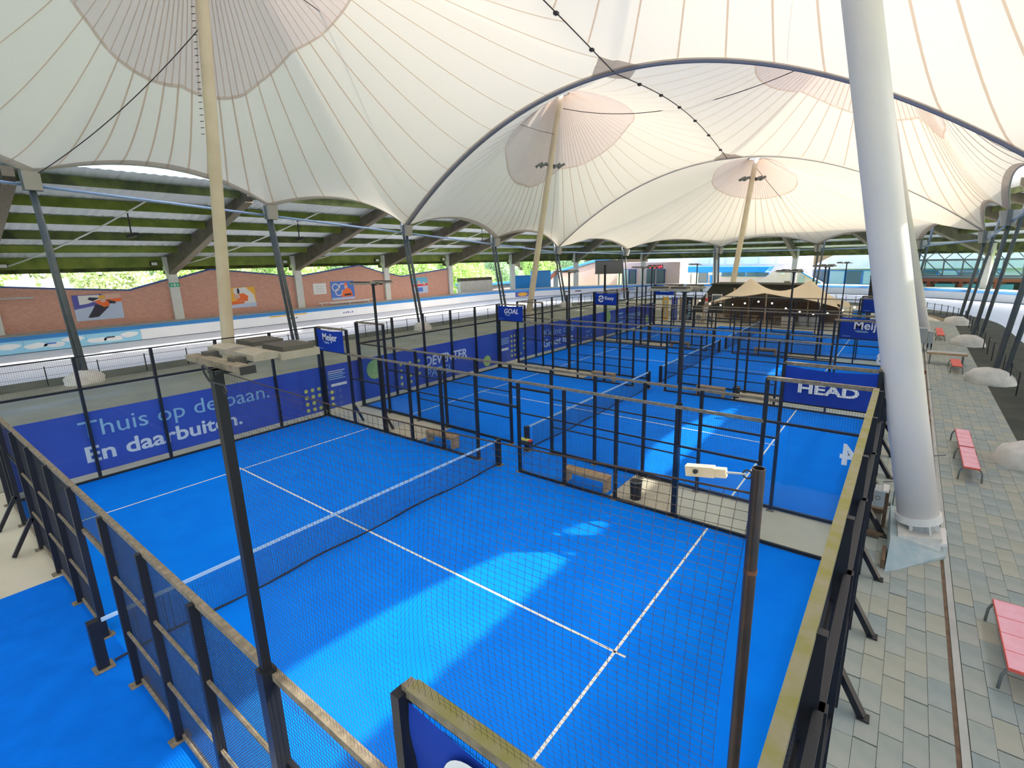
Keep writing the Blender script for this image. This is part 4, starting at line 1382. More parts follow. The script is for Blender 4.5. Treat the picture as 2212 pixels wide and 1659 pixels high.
# boarding pads along the outer edge of the track
pads_l = thing('track_boarding', 'white padded boarding with blue top along the left straight', 'boarding', st(20, 40.3, 0))
pads_f = thing('track_boarding', 'white padded boarding with blue top round the far bend', 'boarding', st(s_of_angle(90), 40.3, 0))
pads_r = thing('track_boarding', 'white padded boarding along the right straight', 'boarding', st(S_ARC + 20, 40.3, 0))
n = 0
s = -10.0
while s < S_ARC + 45:
    s1 = s + 3.98
    root = pads_l if s < CY else (pads_f if s < S_ARC else pads_r)
    sky_blue = s < 14
    gap = 54.8 < s < 58.0
    if not gap:
        part(root, 'pad', sweep([(40.0, 0.0), (40.0, 1.02), (40.45, 1.02), (40.45, 0.0)], s, s1, 2.0), 'pad_sky' if sky_blue else 'pad_white')
        part(root, 'pad_top', sweep([(39.96, 1.0), (39.96, 1.06), (40.5, 1.32), (40.6, 1.3)], s, s1, 2.0), 'pad_blue')
        if sky_blue:
            rr = random.Random(int(s * 10))
            for q in range(3):
                y = s + 0.7 + 1.2 * q
                z = rr.uniform(0.35, 0.75)
                m_ = MB()
                m_.prism([(-37.495, y + 0.75 * rr.uniform(0.8, 1.1) * math.cos(a), z + 0.24 * rr.uniform(0.8, 1.2) * math.sin(a)) for a in np.linspace(0, 2 * PI, 15)[:-1]], (0.006, 0, 0))
                part(root, 'printed_cloud', m_, 'pad_white')
            part(root, 'printed_mark', MB().box((-37.487, s + 1.4, 0.5), (-37.48, s + 2.0, 0.62)), rr.choice(['art_red', 'art_blue', 'art_dark']))
    s += 4.0
for y, w, m_ in ((28.3, 1.2, 'art_dark'), (27.2, 2.6, 'art_amber'), (35.5, 1.6, 'art_violet'), (62.0, 2.0, 'art_blue')):
    if m_ == 'art_amber':
        part(pads_l, 'printed_panel', MB().box((-37.495, 26.2, 0.82), (-37.49, 30.6, 0.95)), 'art_amber')
    else:
        for q in range(5):
            part(pads_l, 'printed_mark', MB().box((-37.495, y + q * w / 5, 0.42), (-37.49, y + q * w / 5 + w / 9, 0.42 + 0.12 + 0.05 * (q % 3))), m_)
x, y, z = st(67.0, 40.0, 0)
for s in (69.5,):
    a, b = Vector(st(s, 39.97, 0.15)), Vector(st(s + 3.2, 39.97, 0.15))
    ad = part(pads_f, 'printed_panel', MB().bar(a + Vector((0, 0, 0.42)), b + Vector((0, 0, 0.42)), 0.02, 0.84), 'art_violet')
    c, d_ = (a + b) / 2 + Vector((0, 0, 0.42)), (b - a).normalized()
    nrm = Vector((d_.y, -d_.x, 0))
    part(ad, 'oval', MB().prism([c + d_ * 1.1 * math.cos(q) + Vector((0, 0, 0.33 * math.sin(q))) + nrm * 0.012 for q in np.linspace(0, 2 * PI, 19)[:-1]], nrm * 0.01), 'art_amber')
for s, m_ in ((80, 'art_dark'), (82.5, 'art_dark'), (92, 'art_red'), (93.5, 'art_blue'), (66, 'art_blue')):
    a, b = Vector(st(s, 39.97, 0.6)), Vector(st(s + 1.3, 39.97, 0.6))
    part(pads_f, 'printed_mark', MB().bar(a, b, 0.02, 0.18), m_)

# ------------------------------------------------------------------ posters and signs on the brick wall
xw = -40.42
def poly(t, nm, m_, pts, dx=0.0):
    part(t, nm, MB().prism([(xw + 0.03 + dx, y, z) for y, z in pts], (0.006, 0, 0)), m_)
def poster(y0, y1, z0, z1, lab):
    t = thing('wall_poster', lab, 'poster', (xw, (y0 + y1) / 2, z0))
    part(t, 'sheet', MB().box((xw - 0.02, y0, z0), (xw + 0.03, y1, z1)), 'art_ice')
    return t, (lambda u, v: (y0 + (y1 - y0) * u, z0 + (z1 - z0) * v))
def blob(f, cu, cv, ru, rv, n=12):
    return [f(cu + ru * math.cos(2 * PI * k / n), cv + rv * math.sin(2 * PI * k / n)) for k in range(n)]
t, f = poster(10.2, 13.75, 1.96, 4.3, 'poster of an orange-clad skater leaning over on the brick wall, first from the left')
poly(t, 'backdrop', 'art_violet', [f(0, .45), f(.62, .62), f(.62, 1), f(0, 1)])
poly(t, 'backdrop', 'frame_white', [f(.12, .62), f(.3, .66), f(.55, .8), f(.55, .98), f(.12, .98)], .004)
poly(t, 'backdrop', 'art_orange', [f(.66, .62), f(1, .68), f(1, .82), f(.66, .78)], .002)
poly(t, 'backdrop', 'art_skin', [f(.64, .78), f(1, .82), f(1, 1), f(.64, 1)], .002)
poly(t, 'legs', 'art_dark', [f(.3, .1), f(.46, .12), f(.72, .5), f(.44, .62), f(.36, .4), f(.24, .12)], .008)
poly(t, 'torso', 'art_orange', [f(.42, .72), f(.62, .48), f(.74, .55), f(.72, .72), f(.58, .82)], .014)
poly(t, 'arm', 'art_dark', [f(.4, .74), f(.3, .82), f(.34, .9), f(.56, .86)], .012)
poly(t, 'arm', 'art_dark', [f(.7, .62), f(.86, .6), f(.88, .68), f(.68, .78)], .012)
poly(t, 'head', 'art_skin', blob(f, .61, .76, .06, .09), .02)
poly(t, 'helmet', 'art_amber', blob(f, .60, .88, .07, .09), .018)
t, f = poster(22.9, 26.3, 2.0, 4.25, 'poster of a red-suited skater bent low on an orange and white ground')
poly(t, 'backdrop', 'art_amber', [f(0, .2), f(1, .25), f(1, 1), f(0, 1)])
poly(t, 'backdrop', 'frame_white', blob(f, .1, .75, .09, .2), .004)
poly(t, 'backdrop', 'frame_white', [f(.3, .95), f(.7, 1), f(.95, .6), f(.98, .2), f(.5, .2)], .004)
poly(t, 'torso', 'art_orange', [f(.3, .66), f(.62, .7), f(.76, .55), f(.72, .3), f(.4, .35)], .01)
poly(t, 'arm', 'art_orange', [f(.0, .25), f(.36, .34), f(.62, .3), f(.6, .2), f(.1, .15)], .014)
poly(t, 'head', 'art_skin', blob(f, .4, .55, .1, .12), .018)
poly(t, 'helmet', 'frame_white', blob(f, .42, .8, .12, .16), .016)
poly(t, 'helmet_stripe', 'art_dark', blob(f, .46, .82, .04, .15), .022)
t, f = poster(35.95, 39.4, 1.94, 4.35, 'blue poster with white rings and a skater in orange, right of the white notice')
poly(t, 'backdrop', 'art_blue', [f(0, .12), f(1, .12), f(1, 1), f(0, 1)])
for cu, cv in ((.2, .68), (.5, .68), (.32, .42)):
    o = blob(f, cu, cv, .155, .21, 20)
    i_ = blob(f, cu, cv, .12, .165, 20)
    mb = MB()
    mb.grid([[(xw + 0.045, y, z) for y, z in o + o[:1]], [(xw + 0.045, y, z) for y, z in i_ + i_[:1]]])
    part(t, 'ring', mb, 'frame_white')
poly(t, 'torso', 'art_orange', [f(.4, .15), f(.92, .15), f(.86, .5), f(.7, .66), f(.5, .5)], .014)
poly(t, 'head', 'art_skin', blob(f, .64, .7, .07, .1), .018)
poly(t, 'cap', 'art_orange', [f(.56, .76), f(.72, .76), f(.64, .98)], .022)
poly(t, 'band', 'art_dark', [f(.55, .2), f(.85, .22), f(.85, .32), f(.55, .3)], .02)
t = thing('wall_notice', 'small white notice board on the brick wall left of the rings poster', 'sign', (xw, 34.4, 2.85))
part(t, 'board', MB().box((xw - 0.02, 33.5, 2.85), (xw + 0.03, 35.3, 4.22)), 'frame_white')
for q in range(3):
    part(t, 'text_line', MB().box((xw + 0.03, 33.8, 3.2 + 0.3 * q), (xw + 0.036, 35.0, 3.25 + 0.3 * q)), 'box_grey')
t, f = poster(49.6, 52.6, 1.92, 4.3, 'light blue poster with red band and two faces, last on the brick wall')
poly(t, 'backdrop', 'art_cyan', [f(0, .62), f(1, .62), f(1, 1), f(0, 1)])
poly(t, 'band', 'art_red', [f(0, .42), f(1, .48), f(1, .6), f(0, .56)], .004)
poly(t, 'head', 'art_skin', blob(f, .42, .68, .09, .13), .01)
poly(t, 'head', 'art_skin', blob(f, .76, .62, .08, .11), .01)
poly(t, 'panel', 'art_blue', [f(.3, .1), f(.66, .1), f(.66, .36), f(.3, .36)], .01)
t = thing('exit_sign', 'green and white exit sign on the concrete column between the first two posters', 'sign', (-39.85, 18.3, 4.65))
part(t, 'board', MB().box((-40.12, 17.85, 4.65), (-40.05, 18.75, 5.05)), 'sign_green')
part(t, 'arrow', MB().prism([(-40.045, 17.92, 4.85), (-40.045, 18.1, 4.73), (-40.045, 18.1, 4.97)], (0.004, 0, 0)).prism([(-40.045, 18.68, 4.85), (-40.045, 18.5, 4.97), (-40.045, 18.5, 4.73)], (0.004, 0, 0)), 'frame_white')
part(t, 'figure', MB().box((-40.045, 18.22, 4.72), (-40.04, 18.38, 4.98)), 'frame_white')
t = thing('wall_handrail', 'white double handrail low on the brick wall below the rings poster', 'handrail', (-40, 36, 1.4))
for z, a, b in ((1.75, 33.6, 42.0), (1.6, 35.2, 41.0)):
    part(t, 'bar', MB().tube([(-39.7, a, z), (-39.7, b, z)], 0.06, 6), 'frame_white')
for y in (34, 38, 41):
    part(t, 'post', MB().box((-39.75, y, 1.2), (-39.65, y + 0.1, 1.75)), 'frame_white')
t = thing('pole_bracket', 'grey flag bracket on the left column at the picture edge', 'bracket', (-40, 5.4, 3.5))
part(t, 'arm', MB().bar((-39.9, 5.2, 4.35), (-39.7, 7.6, 4.35), 0.12, 0.12), 'box_grey')

# ------------------------------------------------------------------ far end: stretch tent, hut, bar
root = thing('stretch_tent', 'sand-coloured stretch tent with two peaks behind the farthest court', 'tent', (9.5, 53.0, 0))
def tent_z(x, y):
    pk = [(7.2, 53.2, 4.3), (12.6, 53.2, 4.2), (9.6, 49.6, 2.9)]
    base = 2.05 - 0.25 * ((x - 9.6) / 6.2) ** 2
    for px, py, pz in pk:
        d2 = math.hypot((x - px), (y - py) * 0.9)
        base = base + (pz - 2.05) * math.exp(-(d2 / 1.9) ** 1.15)
    return base
G = []
for i in range(41):
    u = i / 40
    row = []
    for j in range(25):
        v = j / 24
        inset = 0.9 * math.sin(PI * v)
        x = 3.6 + inset + (15.9 - 3.6 - 2 * inset) * u
        yl = 49.3 + 0.8 * abs(math.sin(2 * PI * u)) + 0.3 * (2 * u - 1) ** 2
        y = yl + (57.0 - yl) * v
        row.append((x, y, tent_z(x, y) - (0.45 if (i in (0, 40)) else 0)))
    G.append(row)
part(root, 'canopy', MB().grid(G), 'tent_sand', smooth=True)
for x, y, h in ((9.6, 49.5, 3.1), (7.2, 53.2, 4.2), (12.6, 53.2, 4.1)):
    part(root, 'tent_pole', MB().tube([(x, y, 0), (x, y, h)], 0.06, 8), 'wood')
for x, y in ((3.7, 49.8), (15.8, 49.8), (3.7, 56.9), (15.8, 56.9)):
    part(root, 'tent_pole', MB().tube([(x, y, 0), (x, y, tent_z(x, y) - 0.2)], 0.05, 8), 'wood')
t = thing('string_lights', 'string of warm white bulbs hung along the front of the stretch tent', 'lights', (9.6, 49.0, 2.2))
LN = [(3.0, 49.2, 2.5), (5.0, 49.2, 1.95), (7.2, 49.2, 2.15), (9.6, 49.2, 2.55), (12.0, 49.2, 1.7), (14.2, 49.2, 1.45), (16.4, 49.2, 2.1), (17.6, 49.2, 2.6)]
part(t, 'wire', MB().tube(LN, 0.012, 5), 'cable')
k = 0
for (xa, ya, za), (xb_, yb_, zb_) in zip(LN[:-1], LN[1:]):
    for u in (0.25, 0.75):
        c = (xa + (xb_ - xa) * u, ya + (yb_ - ya) * u, za + (zb_ - za) * u - 0.07)
        part(t, 'bulb', MB().tube([(c[0], c[1], c[2] - 0.075), (c[0], c[1], c[2] - 0.04), (c[0], c[1], c[2] + 0.03), (c[0], c[1], c[2] + 0.07)], [0.03, 0.08, 0.08, 0.03], 8), 'bulb_warm')
# dark hut
t = thing('timber_hut', 'dark hut with slanting black walls and a white window behind the stretch tent', 'hut', (5.0, 61.0, 0))
prof = [(-0.9, 0.0), (13.2, 0.0), (10.6, 3.35), (1.5, 3.35)]
part(t, 'body', MB().prism([(x, 59.5, z) for x, z in prof], (0, 3.5, 0)), 'hut_dark')
part(t, 'roof', MB().box((1.3, 59.3, 3.35), (10.8, 63.2, 3.47)), 'hut_dark')
w = part(t, 'window_frame', MB().box((1.55, 59.36, 1.25), (2.75, 59.49, 2.25)), 'frame_white')
part(w, 'pane', MB().box((1.72, 59.33, 1.4), (2.58, 59.37, 2.1)), 'window_glass')
part(t, 'chimney', MB().box((4.0, 59.2, 2.0), (4.2, 59.4, 3.0)), 'wood')
# bar counter, tables and chairs under the tent
t = thing('bar_counter', 'brown wooden bar counter in the shade under the stretch tent', 'counter', (8.5, 56.0, 0))
part(t, 'front', MB().box((4.2, 55.6, 0), (15.0, 55.8, 1.1)), 'wood_dark')
part(t, 'top', MB().box((4.1, 55.4, 1.1), (15.1, 56.0, 1.16)), 'wood')
for i in range(6):
    part(t, 'back_panel', MB().box((4.2 + 1.8 * i, 57.2, 0), (5.9 + 1.8 * i, 57.3, 1.9)), 'wood_dark')
for i, x in enumerate((5.2, 7.6, 10.6)):
    t = thing('picnic_table', 'wooden picnic table under the stretch tent, %s from the left' % ords[i], 'table', (x, 52.0, 0))
    part(t, 'top', MB().box((x - 0.9, 51.6, 0.70), (x + 0.9, 52.4, 0.75)), 'wood')
    for dy in (-0.75, 0.55):
        part(t, 'bench_plank', MB().box((x - 0.9, 52.0 + dy, 0.42), (x + 0.9, 52.0 + dy + 0.22, 0.46)), 'wood')
    for dx in (-0.6, 0.6):
        part(t, 'leg', MB().bar((x + dx, 51.4, 0), (x + dx, 52.1, 0.7), 0.08, 0.06), 'wood').location
        part(t, 'leg', MB().bar((x + dx, 52.6, 0), (x + dx, 51.9, 0.7), 0.08, 0.06), 'wood')
for i, x in enumerate((12.6, 13.5)):
    t = thing('steel_barrel', 'shiny steel drum table at the right end of the stretch tent, %s one' % ('left' if i == 0 else 'right'), 'drum', (x, 51.2, 0))
    part(t, 'body', MB().tube([(x, 51.2, 0), (x, 51.2, 1.0)], 0.42, 18), 'box_grey')
    part(t, 'lid', MB().tube([(x, 51.2, 1.0), (x, 51.2, 1.05)], 0.46, 18), 'plastic_black')
t = thing('chest_freezer', 'pale grey cabinet beside the tent pole', 'cabinet', (11.4, 50.6, 0))
part(t, 'body', MB().box((10.9, 50.3, 0), (11.9, 50.9, 0.9)), 'edge_cream')
part(t, 'lid', MB().box((10.88, 50.28, 0.9), (11.92, 50.92, 0.95)), 'box_grey')
# leaning flag banners and chairs left of the hut
for i, (x, y, m_) in enumerate(((-0.2, 49.5, 'art_amber'), (0.9, 49.2, 'art_violet'), (1.55, 49.8, 'wood'), (2.1, 50.2, 'plastic_black'))):
    t = thing('flag_banner', ['orange brown', 'violet blue', 'tan', 'black'][i] + ' upright flag banner beyond the farthest court', 'flag', (x, y, 0))
    part(t, 'cloth', MB().box((x - 0.3, y - 0.01, 0.15), (x + 0.3, y + 0.01, 2.55)), m_)
    part(t, 'staff', MB().tube([(x - 0.32, y, 0), (x - 0.32, y, 2.65)], 0.025, 6), 'plastic_black')
    part(t, 'foot', MB().box((x - 0.55, y - 0.2, 0), (x + 0.2, y + 0.2, 0.04)), 'plastic_black')
    for q in range(6):
        part(t, 'printed_mark', MB().box((x - 0.1, y - 0.016, 0.5 + 0.3 * q), (x + 0.12, y - 0.01, 0.68 + 0.3 * q)), 'print_pale')
t = thing('folded_parasol', 'closed white parasol with a red band left of the hut', 'parasol', (3.1, 52.5, 0))
part(t, 'canopy', MB().tube([(3.1, 52.5, 0.9), (3.1, 52.5, 1.5), (3.1, 52.5, 2.9)], [0.30, 0.2, 0.05], 10), 'frame_white')
part(t, 'band', MB().tube([(3.1, 52.5, 2.0), (3.1, 52.5, 2.3)], [0.17, 0.14], 10), 'art_red')
part(t, 'pole', MB().tube([(3.1, 52.5, 0), (3.1, 52.5, 3.0)], 0.03, 6), 'tube_grey')
part(t, 'base', MB().box((2.8, 52.2, 0), (3.4, 52.8, 0.08)), 'tube_grey')
def chair_at():
    t = thing('garden_chair', 'x', 'chair', (0, 0, 0), 'garden chairs left of the stretch tent')
    part(t, 'seat', MB().box((-0.22, -0.22, 0.43), (0.22, 0.22, 0.46)), 'chair_grey')
    part(t, 'backrest', MB().box((-0.22, 0.2, 0.46), (0.22, 0.23, 0.9)), 'chair_grey')
    for x in (-0.2, 0.17):
        for y in (-0.2, 0.19):
            part(t, 'leg', MB().box((x, y, 0), (x + 0.03, y + 0.03, 0.43)), 'chair_grey')
    return t
ch = chair_at()
for i, (x, y, rz) in enumerate(((2.4, 48.6, 0.3), (3.3, 48.9, -0.5), (4.0, 48.4, 1.2), (4.7, 49.0, 2.8))):
    o = ch if i == 0 else copy_tree(ch)
    o.location = (x, y, 0)
    o.rotation_euler = (0, 0, rz)
    o['label'] = 'grey garden chair beyond the farthest court, %s from the left' % ords[i]
t = thing('blue_windbreak', 'bright blue rounded screen right of the stretch tent', 'screen', (17.0, 49.0, 0))
part(t, 'panel', MB().grid([[(16.6 + 1.0 * u, 49.0 + 0.4 * math.sin(PI * u), z) for z in (0.15, 1.9)] for u in np.linspace(0, 1, 9)]), 'facade_blue')
for x in (16.62, 17.58):
    part(t, 'post', MB().box((x - 0.03, 48.98, 0), (x + 0.03, 49.04, 2.0)), 'tube_grey')
t = thing('ash_bollard', 'dark ribbed bollard heater beside the far right banner', 'heater', (17.6, 51.0, 0))
part(t, 'shaft', MB().tube([(17.6, 51.0, 0), (17.6, 51.0, 4.6)], 0.16, 12), 'plastic_black')
part(t, 'cap', MB().tube([(17.6, 51.0, 4.6), (17.6, 51.0, 4.75)], 0.2, 12), 'plastic_black')

# ------------------------------------------------------------------ buildings and trees beyond the track
def uvx(co):
    return (co.x * 2.0, co.z * 2.0)
b = thing('clubhouse', 'pink brick clubhouse with bright blue roof band beyond the far bend', 'building', (4, 116, 0))
mb = MB().box((-26, 114.0, -0.6), (-3, 118, 2.55)); mb.uv = uvx
part(b, 'wall', mb, 'brick_pink')
part(b, 'roof_band', MB().prism([(-23.6, 113.7, 4.35), (-3.6, 113.7, 4.2), (-4.6, 113.7, 3.1), (-22.4, 113.7, 3.1)], (0, 4.5, 0)), 'facade_blue')
part(b, 'roof_band', MB().prism([(-23.6, 113.65, 4.35), (-22.4, 113.65, 4.35), (-20.6, 113.65, 0.6), (-21.6, 113.65, 0.6)], (0, 0.3, 0)), 'facade_blue')
part(b, 'upper_wall', MB().box((-22, 113.9, 2.55), (-4.5, 117.8, 3.1)), 'facade_white')
for i, x in enumerate((-17.6, -12.2, -9.6, -7.0, -4.9)):
    wf = part(b, 'window_frame', MB().box((x - 1.2, 113.8, 2.2 if i else 0.8), (x + 1.2, 113.92, 3.1)), 'facade_blue')
    part(wf, 'pane', MB().box((x - 1.05, 113.75, 2.3 if i else 0.9), (x + 1.05, 113.82, 2.98)), 'window_glass')
for i, x in enumerate((-21.0, -19.2)):
    part(b, 'door_panel', MB().box((x - 0.75, 113.6, 0.2), (x + 0.75, 113.95, 3.0)), 'frame_white')
part(b, 'door', MB().box((-15.9, 113.8, 0.3), (-14.6, 113.95, 2.4)), 'facade_blue')
mb = MB().prism([(-6.0, 113.4, -0.6), (6.0, 113.4, -0.6), (6.0, 113.4, 0.9), (1.6, 113.4, 3.5), (-2.4, 113.4, 3.6), (-5.8, 113.4, 1.0)], (0, 4, 0)); mb.uv = uvx
part(b, 'gable_wall', mb, 'brick_pink')
part(b, 'gable_coping', MB().bar((6.0, 113.3, 0.95), (1.6, 113.3, 3.55), 0.3, 0.2), 'facade_blue')
part(b, 'vent', MB().box((-0.6, 113.3, 0.9), (1.1, 113.42, 1.3)), 'wood_dark')
part(b, 'wall_lamp', MB().tube([(-1.0, 113.1, 3.0), (-1.0, 113.4, 3.0)], 0.4, 12), 'frame_white')
part(b, 'notice_box', MB().box((2.0, 113.2, 0.6), (3.0, 113.42, 2.4)), 'box_grey')
b = thing('sports_hall', 'large pale lilac hall with light blue roof edge behind the clubhouse', 'building', (-10, 122, 0))
part(b, 'wall', MB().box((-34, 121, -0.6), (2, 130, 6.9)), 'facade_lilac')
part(b, 'roof_edge', MB().box((-34.5, 120.6, 6.9), (-14, 130.4, 7.4)), 'pad_sky')
part(b, 'brick_pier', MB().box((-22.5, 120.7, -0.6), (-20.6, 121.1, 6.8)), 'brick_pink')
for i in range(9):
    x = -31 + 3.6 * i
    wf = part(b, 'window_frame', MB().box((x - 1.6, 120.85, 4.5), (x + 1.6, 121.02, 6.5)), 'facade_white')
    part(wf, 'pane', MB().box((x - 1.45, 120.8, 4.65), (x + 1.45, 120.9, 6.35)), 'pad_white' if i % 3 else 'facade_white')
b = thing('entrance_hall', 'hall with cyan glass front and white roof right of the far bend', 'building', (30, 120, 0))
part(b, 'wall', MB().box((3.5, 119, -0.6), (60, 128, 3.6)), 'facade_white')
for i in range(10):
    x = 3.8 + 2.9 * i
    wf = part(b, 'window_frame', MB().box((x, 118.7, 0.5), (x + 2.75, 119.02, 3.3)), 'facade_blue')
    part(wf, 'pane', MB().box((x + 0.12, 118.6, 0.65), (x + 2.63, 118.75, 3.15)), 'window_cyan' if i % 2 else 'window_glass')
part(b, 'roof', MB().prism([(2.5, 118.0, 3.6), (62, 118.0, 3.6), (60, 118.0, 7.0), (30, 118.0, 8.2), (8, 118.0, 6.8)], (0, 11, 0)), 'facade_white')
# sunlit wall beyond the bend at the left, scoreboard, containers
b = thing('bend_wall', 'sunlit pale pink wall with blue sloping coping beyond the far left bend', 'wall', (-34, 98, 0))
wl = [(-47.5, 66), (-45.5, 73), (-42.4, 80), (-38.9, 86.3), (-33.5, 93.3), (-30.5, 97.5)]
tops = [2.2, 2.0, 2.3, 3.9, 6.0, 6.5]
for (p, q, za, zb) in zip(wl[:-1], wl[1:], tops[:-1], tops[1:]):
    mb = MB().add([(p[0], p[1], -0.6), (q[0], q[1], -0.6), (q[0], q[1], zb), (p[0], p[1], za), (p[0] - 0.4, p[1] + 0.4, -0.6), (q[0] - 0.4, q[1] + 0.4, -0.6), (q[0] - 0.4, q[1] + 0.4, zb), (p[0] - 0.4, p[1] + 0.4, za)],
                  [(0, 1, 2, 3), (5, 4, 7, 6), (3, 2, 6, 7), (1, 0, 4, 5), (0, 3, 7, 4), (2, 1, 5, 6)])
    mb.uv = uvx
    wpt = part(b, 'wall_section', mb, 'brick_pink')
    part(wpt, 'coping', MB().bar((p[0], p[1], za + 0.15), (q[0], q[1], zb + 0.15), 0.9, 0.4), 'pad_blue')
t = thing('stair_flight', 'slanting brown stair flight against the pale far wall', 'stairs', (-38.3, 83, 0))
part(t, 'stringer', MB().bar((-39.6, 81.0, 0.6), (-37.4, 84.8, 4.4), 0.7, 0.5), 'timber_red')
part(t, 'landing', MB().box((-38.2, 84.4, -0.6), (-37.0, 85.4, 4.4)), 'column')
for i, (s, col, h) in enumerate(((72.5, 'facade_blue', 2.6), (76.5, 'pad_blue', 3.4))):
    a, b_ = Vector(st(s, 45.5, 0)), Vector(st(s + 3.2, 45.5, 0))
    t = thing('storage_container', 'bright blue container beyond the far left bend, %s of two' % ('left' if i == 0 else 'right'), 'container', a.lerp(b_, 0.5))
    c0 = a.lerp(b_, 0.5)
    part(t, 'body', MB().bar(a + Vector((0, 0, 1.0 + h / 2)), b_ + Vector((0, 0, 1.0 + h / 2)), 1.6, h), col)
    part(t, 'lid', MB().bar(a + Vector((0, 0, 1.05 + h)), b_ + Vector((0, 0, 1.05 + h)), 1.7, 0.12), 'coping_blue')
    part(t, 'leg', MB().bar(a.lerp(b_, 0.5) + Vector((0, 0, -0.6)), a.lerp(b_, 0.5) + Vector((0, 0, 1.1)), 1.0, 1.0), 'concrete_grey')
t = thing('stone_heap', 'grey gabion wall of stones beyond the end of the brick wall', 'wall', st(64.5, 45, 0))
a, b_ = Vector(st(61.5, 45.2, 1.2)), Vector(st(68.0, 45.2, 1.2))
part(t, 'gabion', MB().bar(a + Vector((0, 0, 0.9)), b_ + Vector((0, 0, 0.9)), 1.0, 2.2), 'footing')
part(t, 'upper_course', MB().bar(a + Vector((0, 0, 2.2)), b_ + Vector((0, 0, 2.2)), 0.8, 0.6), 'rafter')
part(t, 'footing', MB().bar(a + Vector((0, 0, -1.8)), b_ + Vector((0, 0, -1.8)), 1.2, 3.2), 'concrete_grey')
sb = Vector((-30.6, 94.0, 0))
ux = Vector((0.74, 0.67, 0)).normalized()
t = thing('scoreboard', 'black scoreboard screen on posts beyond the far bend', 'scoreboard', sb)
c = sb + Vector((0, 0, 4.75))
part(t, 'screen', MB().bar(c - ux * 2.95, c + ux * 2.95, 0.3, 2.7), 'screen_dark')
part(t, 'bezel', MB().bar(c - ux * 3.02 + Vector((0, 0, 1.4)), c + ux * 3.02 + Vector((0, 0, 1.4)), 0.36, 0.1), 'plastic_black')
for s_ in (-2.2, 2.2):
    part(t, 'post', MB().bar(sb + ux * s_ + Vector((0, 0, -0.6)), sb + ux * s_ + Vector((0, 0, 3.6)), 0.25, 0.25), 'tube_grey')
t = thing('led_sign', 'bright red lit sign beside the far concrete column', 'sign', (-20.7, 95.5, 0))
part(t, 'panel', MB().bar((-22.4, 95.0, 4.75), (-19.6, 95.9, 4.75), 0.2, 0.75), 'screen_dark')
for q in range(6):
    a = Vector((-22.1, 94.98, 4.55 + 0.1 * (q % 2))) + Vector((0.42, 0.135, 0)) * q
    part(t, 'led_letter', MB().box(tuple(a - Vector((0, 0.04, 0.05))), tuple(a + Vector((0.3, 0.0, 0.32)))), 'led_red')
part(t, 'post', MB().box((-21.1, 95.3, -0.6), (-20.9, 95.5, 4.5)), 'tube_grey')
b = thing('service_block', 'low block with dark glass doors and a pale pink pillar under the scoreboard', 'building', (-24, 99, 0))
mb = MB().box((-30.5, 99.5, -0.6), (-17.5, 104, 5.6)); mb.uv = uvx
part(b, 'wall', mb, 'brick_pink')
for x0, x1, m_ in ((-30.2, -28.6, 'window_cyan'), (-28.4, -27.0, 'window_glass'), (-24.6, -22.8, 'window_glass'), (-22.4, -20.6, 'window_glass')):
    wf = part(b, 'window_frame', MB().box((x0, 99.3, 0.4), (x1, 99.52, 4.2)), 'coping_blue')
    part(wf, 'pane', MB().box((x0 + 0.12, 99.2, 0.5), (x1 - 0.12, 99.35, 4.1)), m_)
# footbridge at the right
b = thing('footbridge', 'glazed steel truss footbridge with red timber posts at the far right', 'bridge', (30, 98, 0))
y = 98.0
x0, x1 = 19.5, 44.0
for z in (3.0, 5.35):
    part(b, 'chord', MB().box((x0, y - 0.12, z - 0.13), (x1, y + 0.12, z + 0.13)), 'truss')
n = 11
for i in range(n + 1):
    x = x0 + (x1 - x0) * i / n
    part(b, 'upright', MB().box((x - 0.1, y - 0.1, 3.0), (x + 0.1, y + 0.1, 5.35)), 'truss')
    if i < n:
        xn = x0 + (x1 - x0) * (i + 1) / n
        part(b, 'diagonal', MB().bar((x, y, 5.3) if i < 6 else (x, y, 3.05), (xn, y, 3.05) if i < 6 else (xn, y, 5.3), 0.12, 0.14), 'truss')
        part(b, 'glass_pane', MB().box((x + 0.1, y + 0.2, 3.15), (xn - 0.1, y + 0.22, 5.2)), 'glass_green')
        xm = (x + xn) / 2
        part(b, 'roof_brace', MB().bar((x, y, 5.4), (xm, y, 6.6), 0.1, 0.12), 'truss')
        part(b, 'roof_brace', MB().bar((xn, y, 5.4), (xm, y, 6.6), 0.1, 0.12), 'truss')
part(b, 'deck', MB().box((x0, y - 0.3, 2.55), (x1, y + 2.6, 2.85)), 'truss')
part(b, 'fascia', MB().box((x0 + 2, y - 0.35, 2.15), (x1, y - 0.2, 2.6)), 'timber_red')
for x in (22.5, 26.3, 30.2, 34.5, 38.8):
    p = part(b, 'timber_post', MB().box((x - 0.22, y - 0.2, -0.6), (x + 0.22, y + 0.2, 2.2)), 'timber_red')
    part(p, 'knee', MB().bar((x - 1.1, y, 2.15), (x, y, 1.4), 0.16, 0.16), 'timber_red')
    part(p, 'knee', MB().bar((x + 1.1, y, 2.15), (x, y, 1.4), 0.16, 0.16), 'timber_red')
b = thing('bridge_shed', 'dark shed with blue window strip below the footbridge', 'building', (30, 103, 0))
part(b, 'wall', MB().box((19, 102.5, -0.6), (46, 106, 2.5)), 'plastic_black')
for i in range(7):
    x = 20 + 3.4 * i
    part(b, 'window', MB().box((x, 102.4, 0.6), (x + 2.5, 102.52, 1.6)), 'art_cyan')

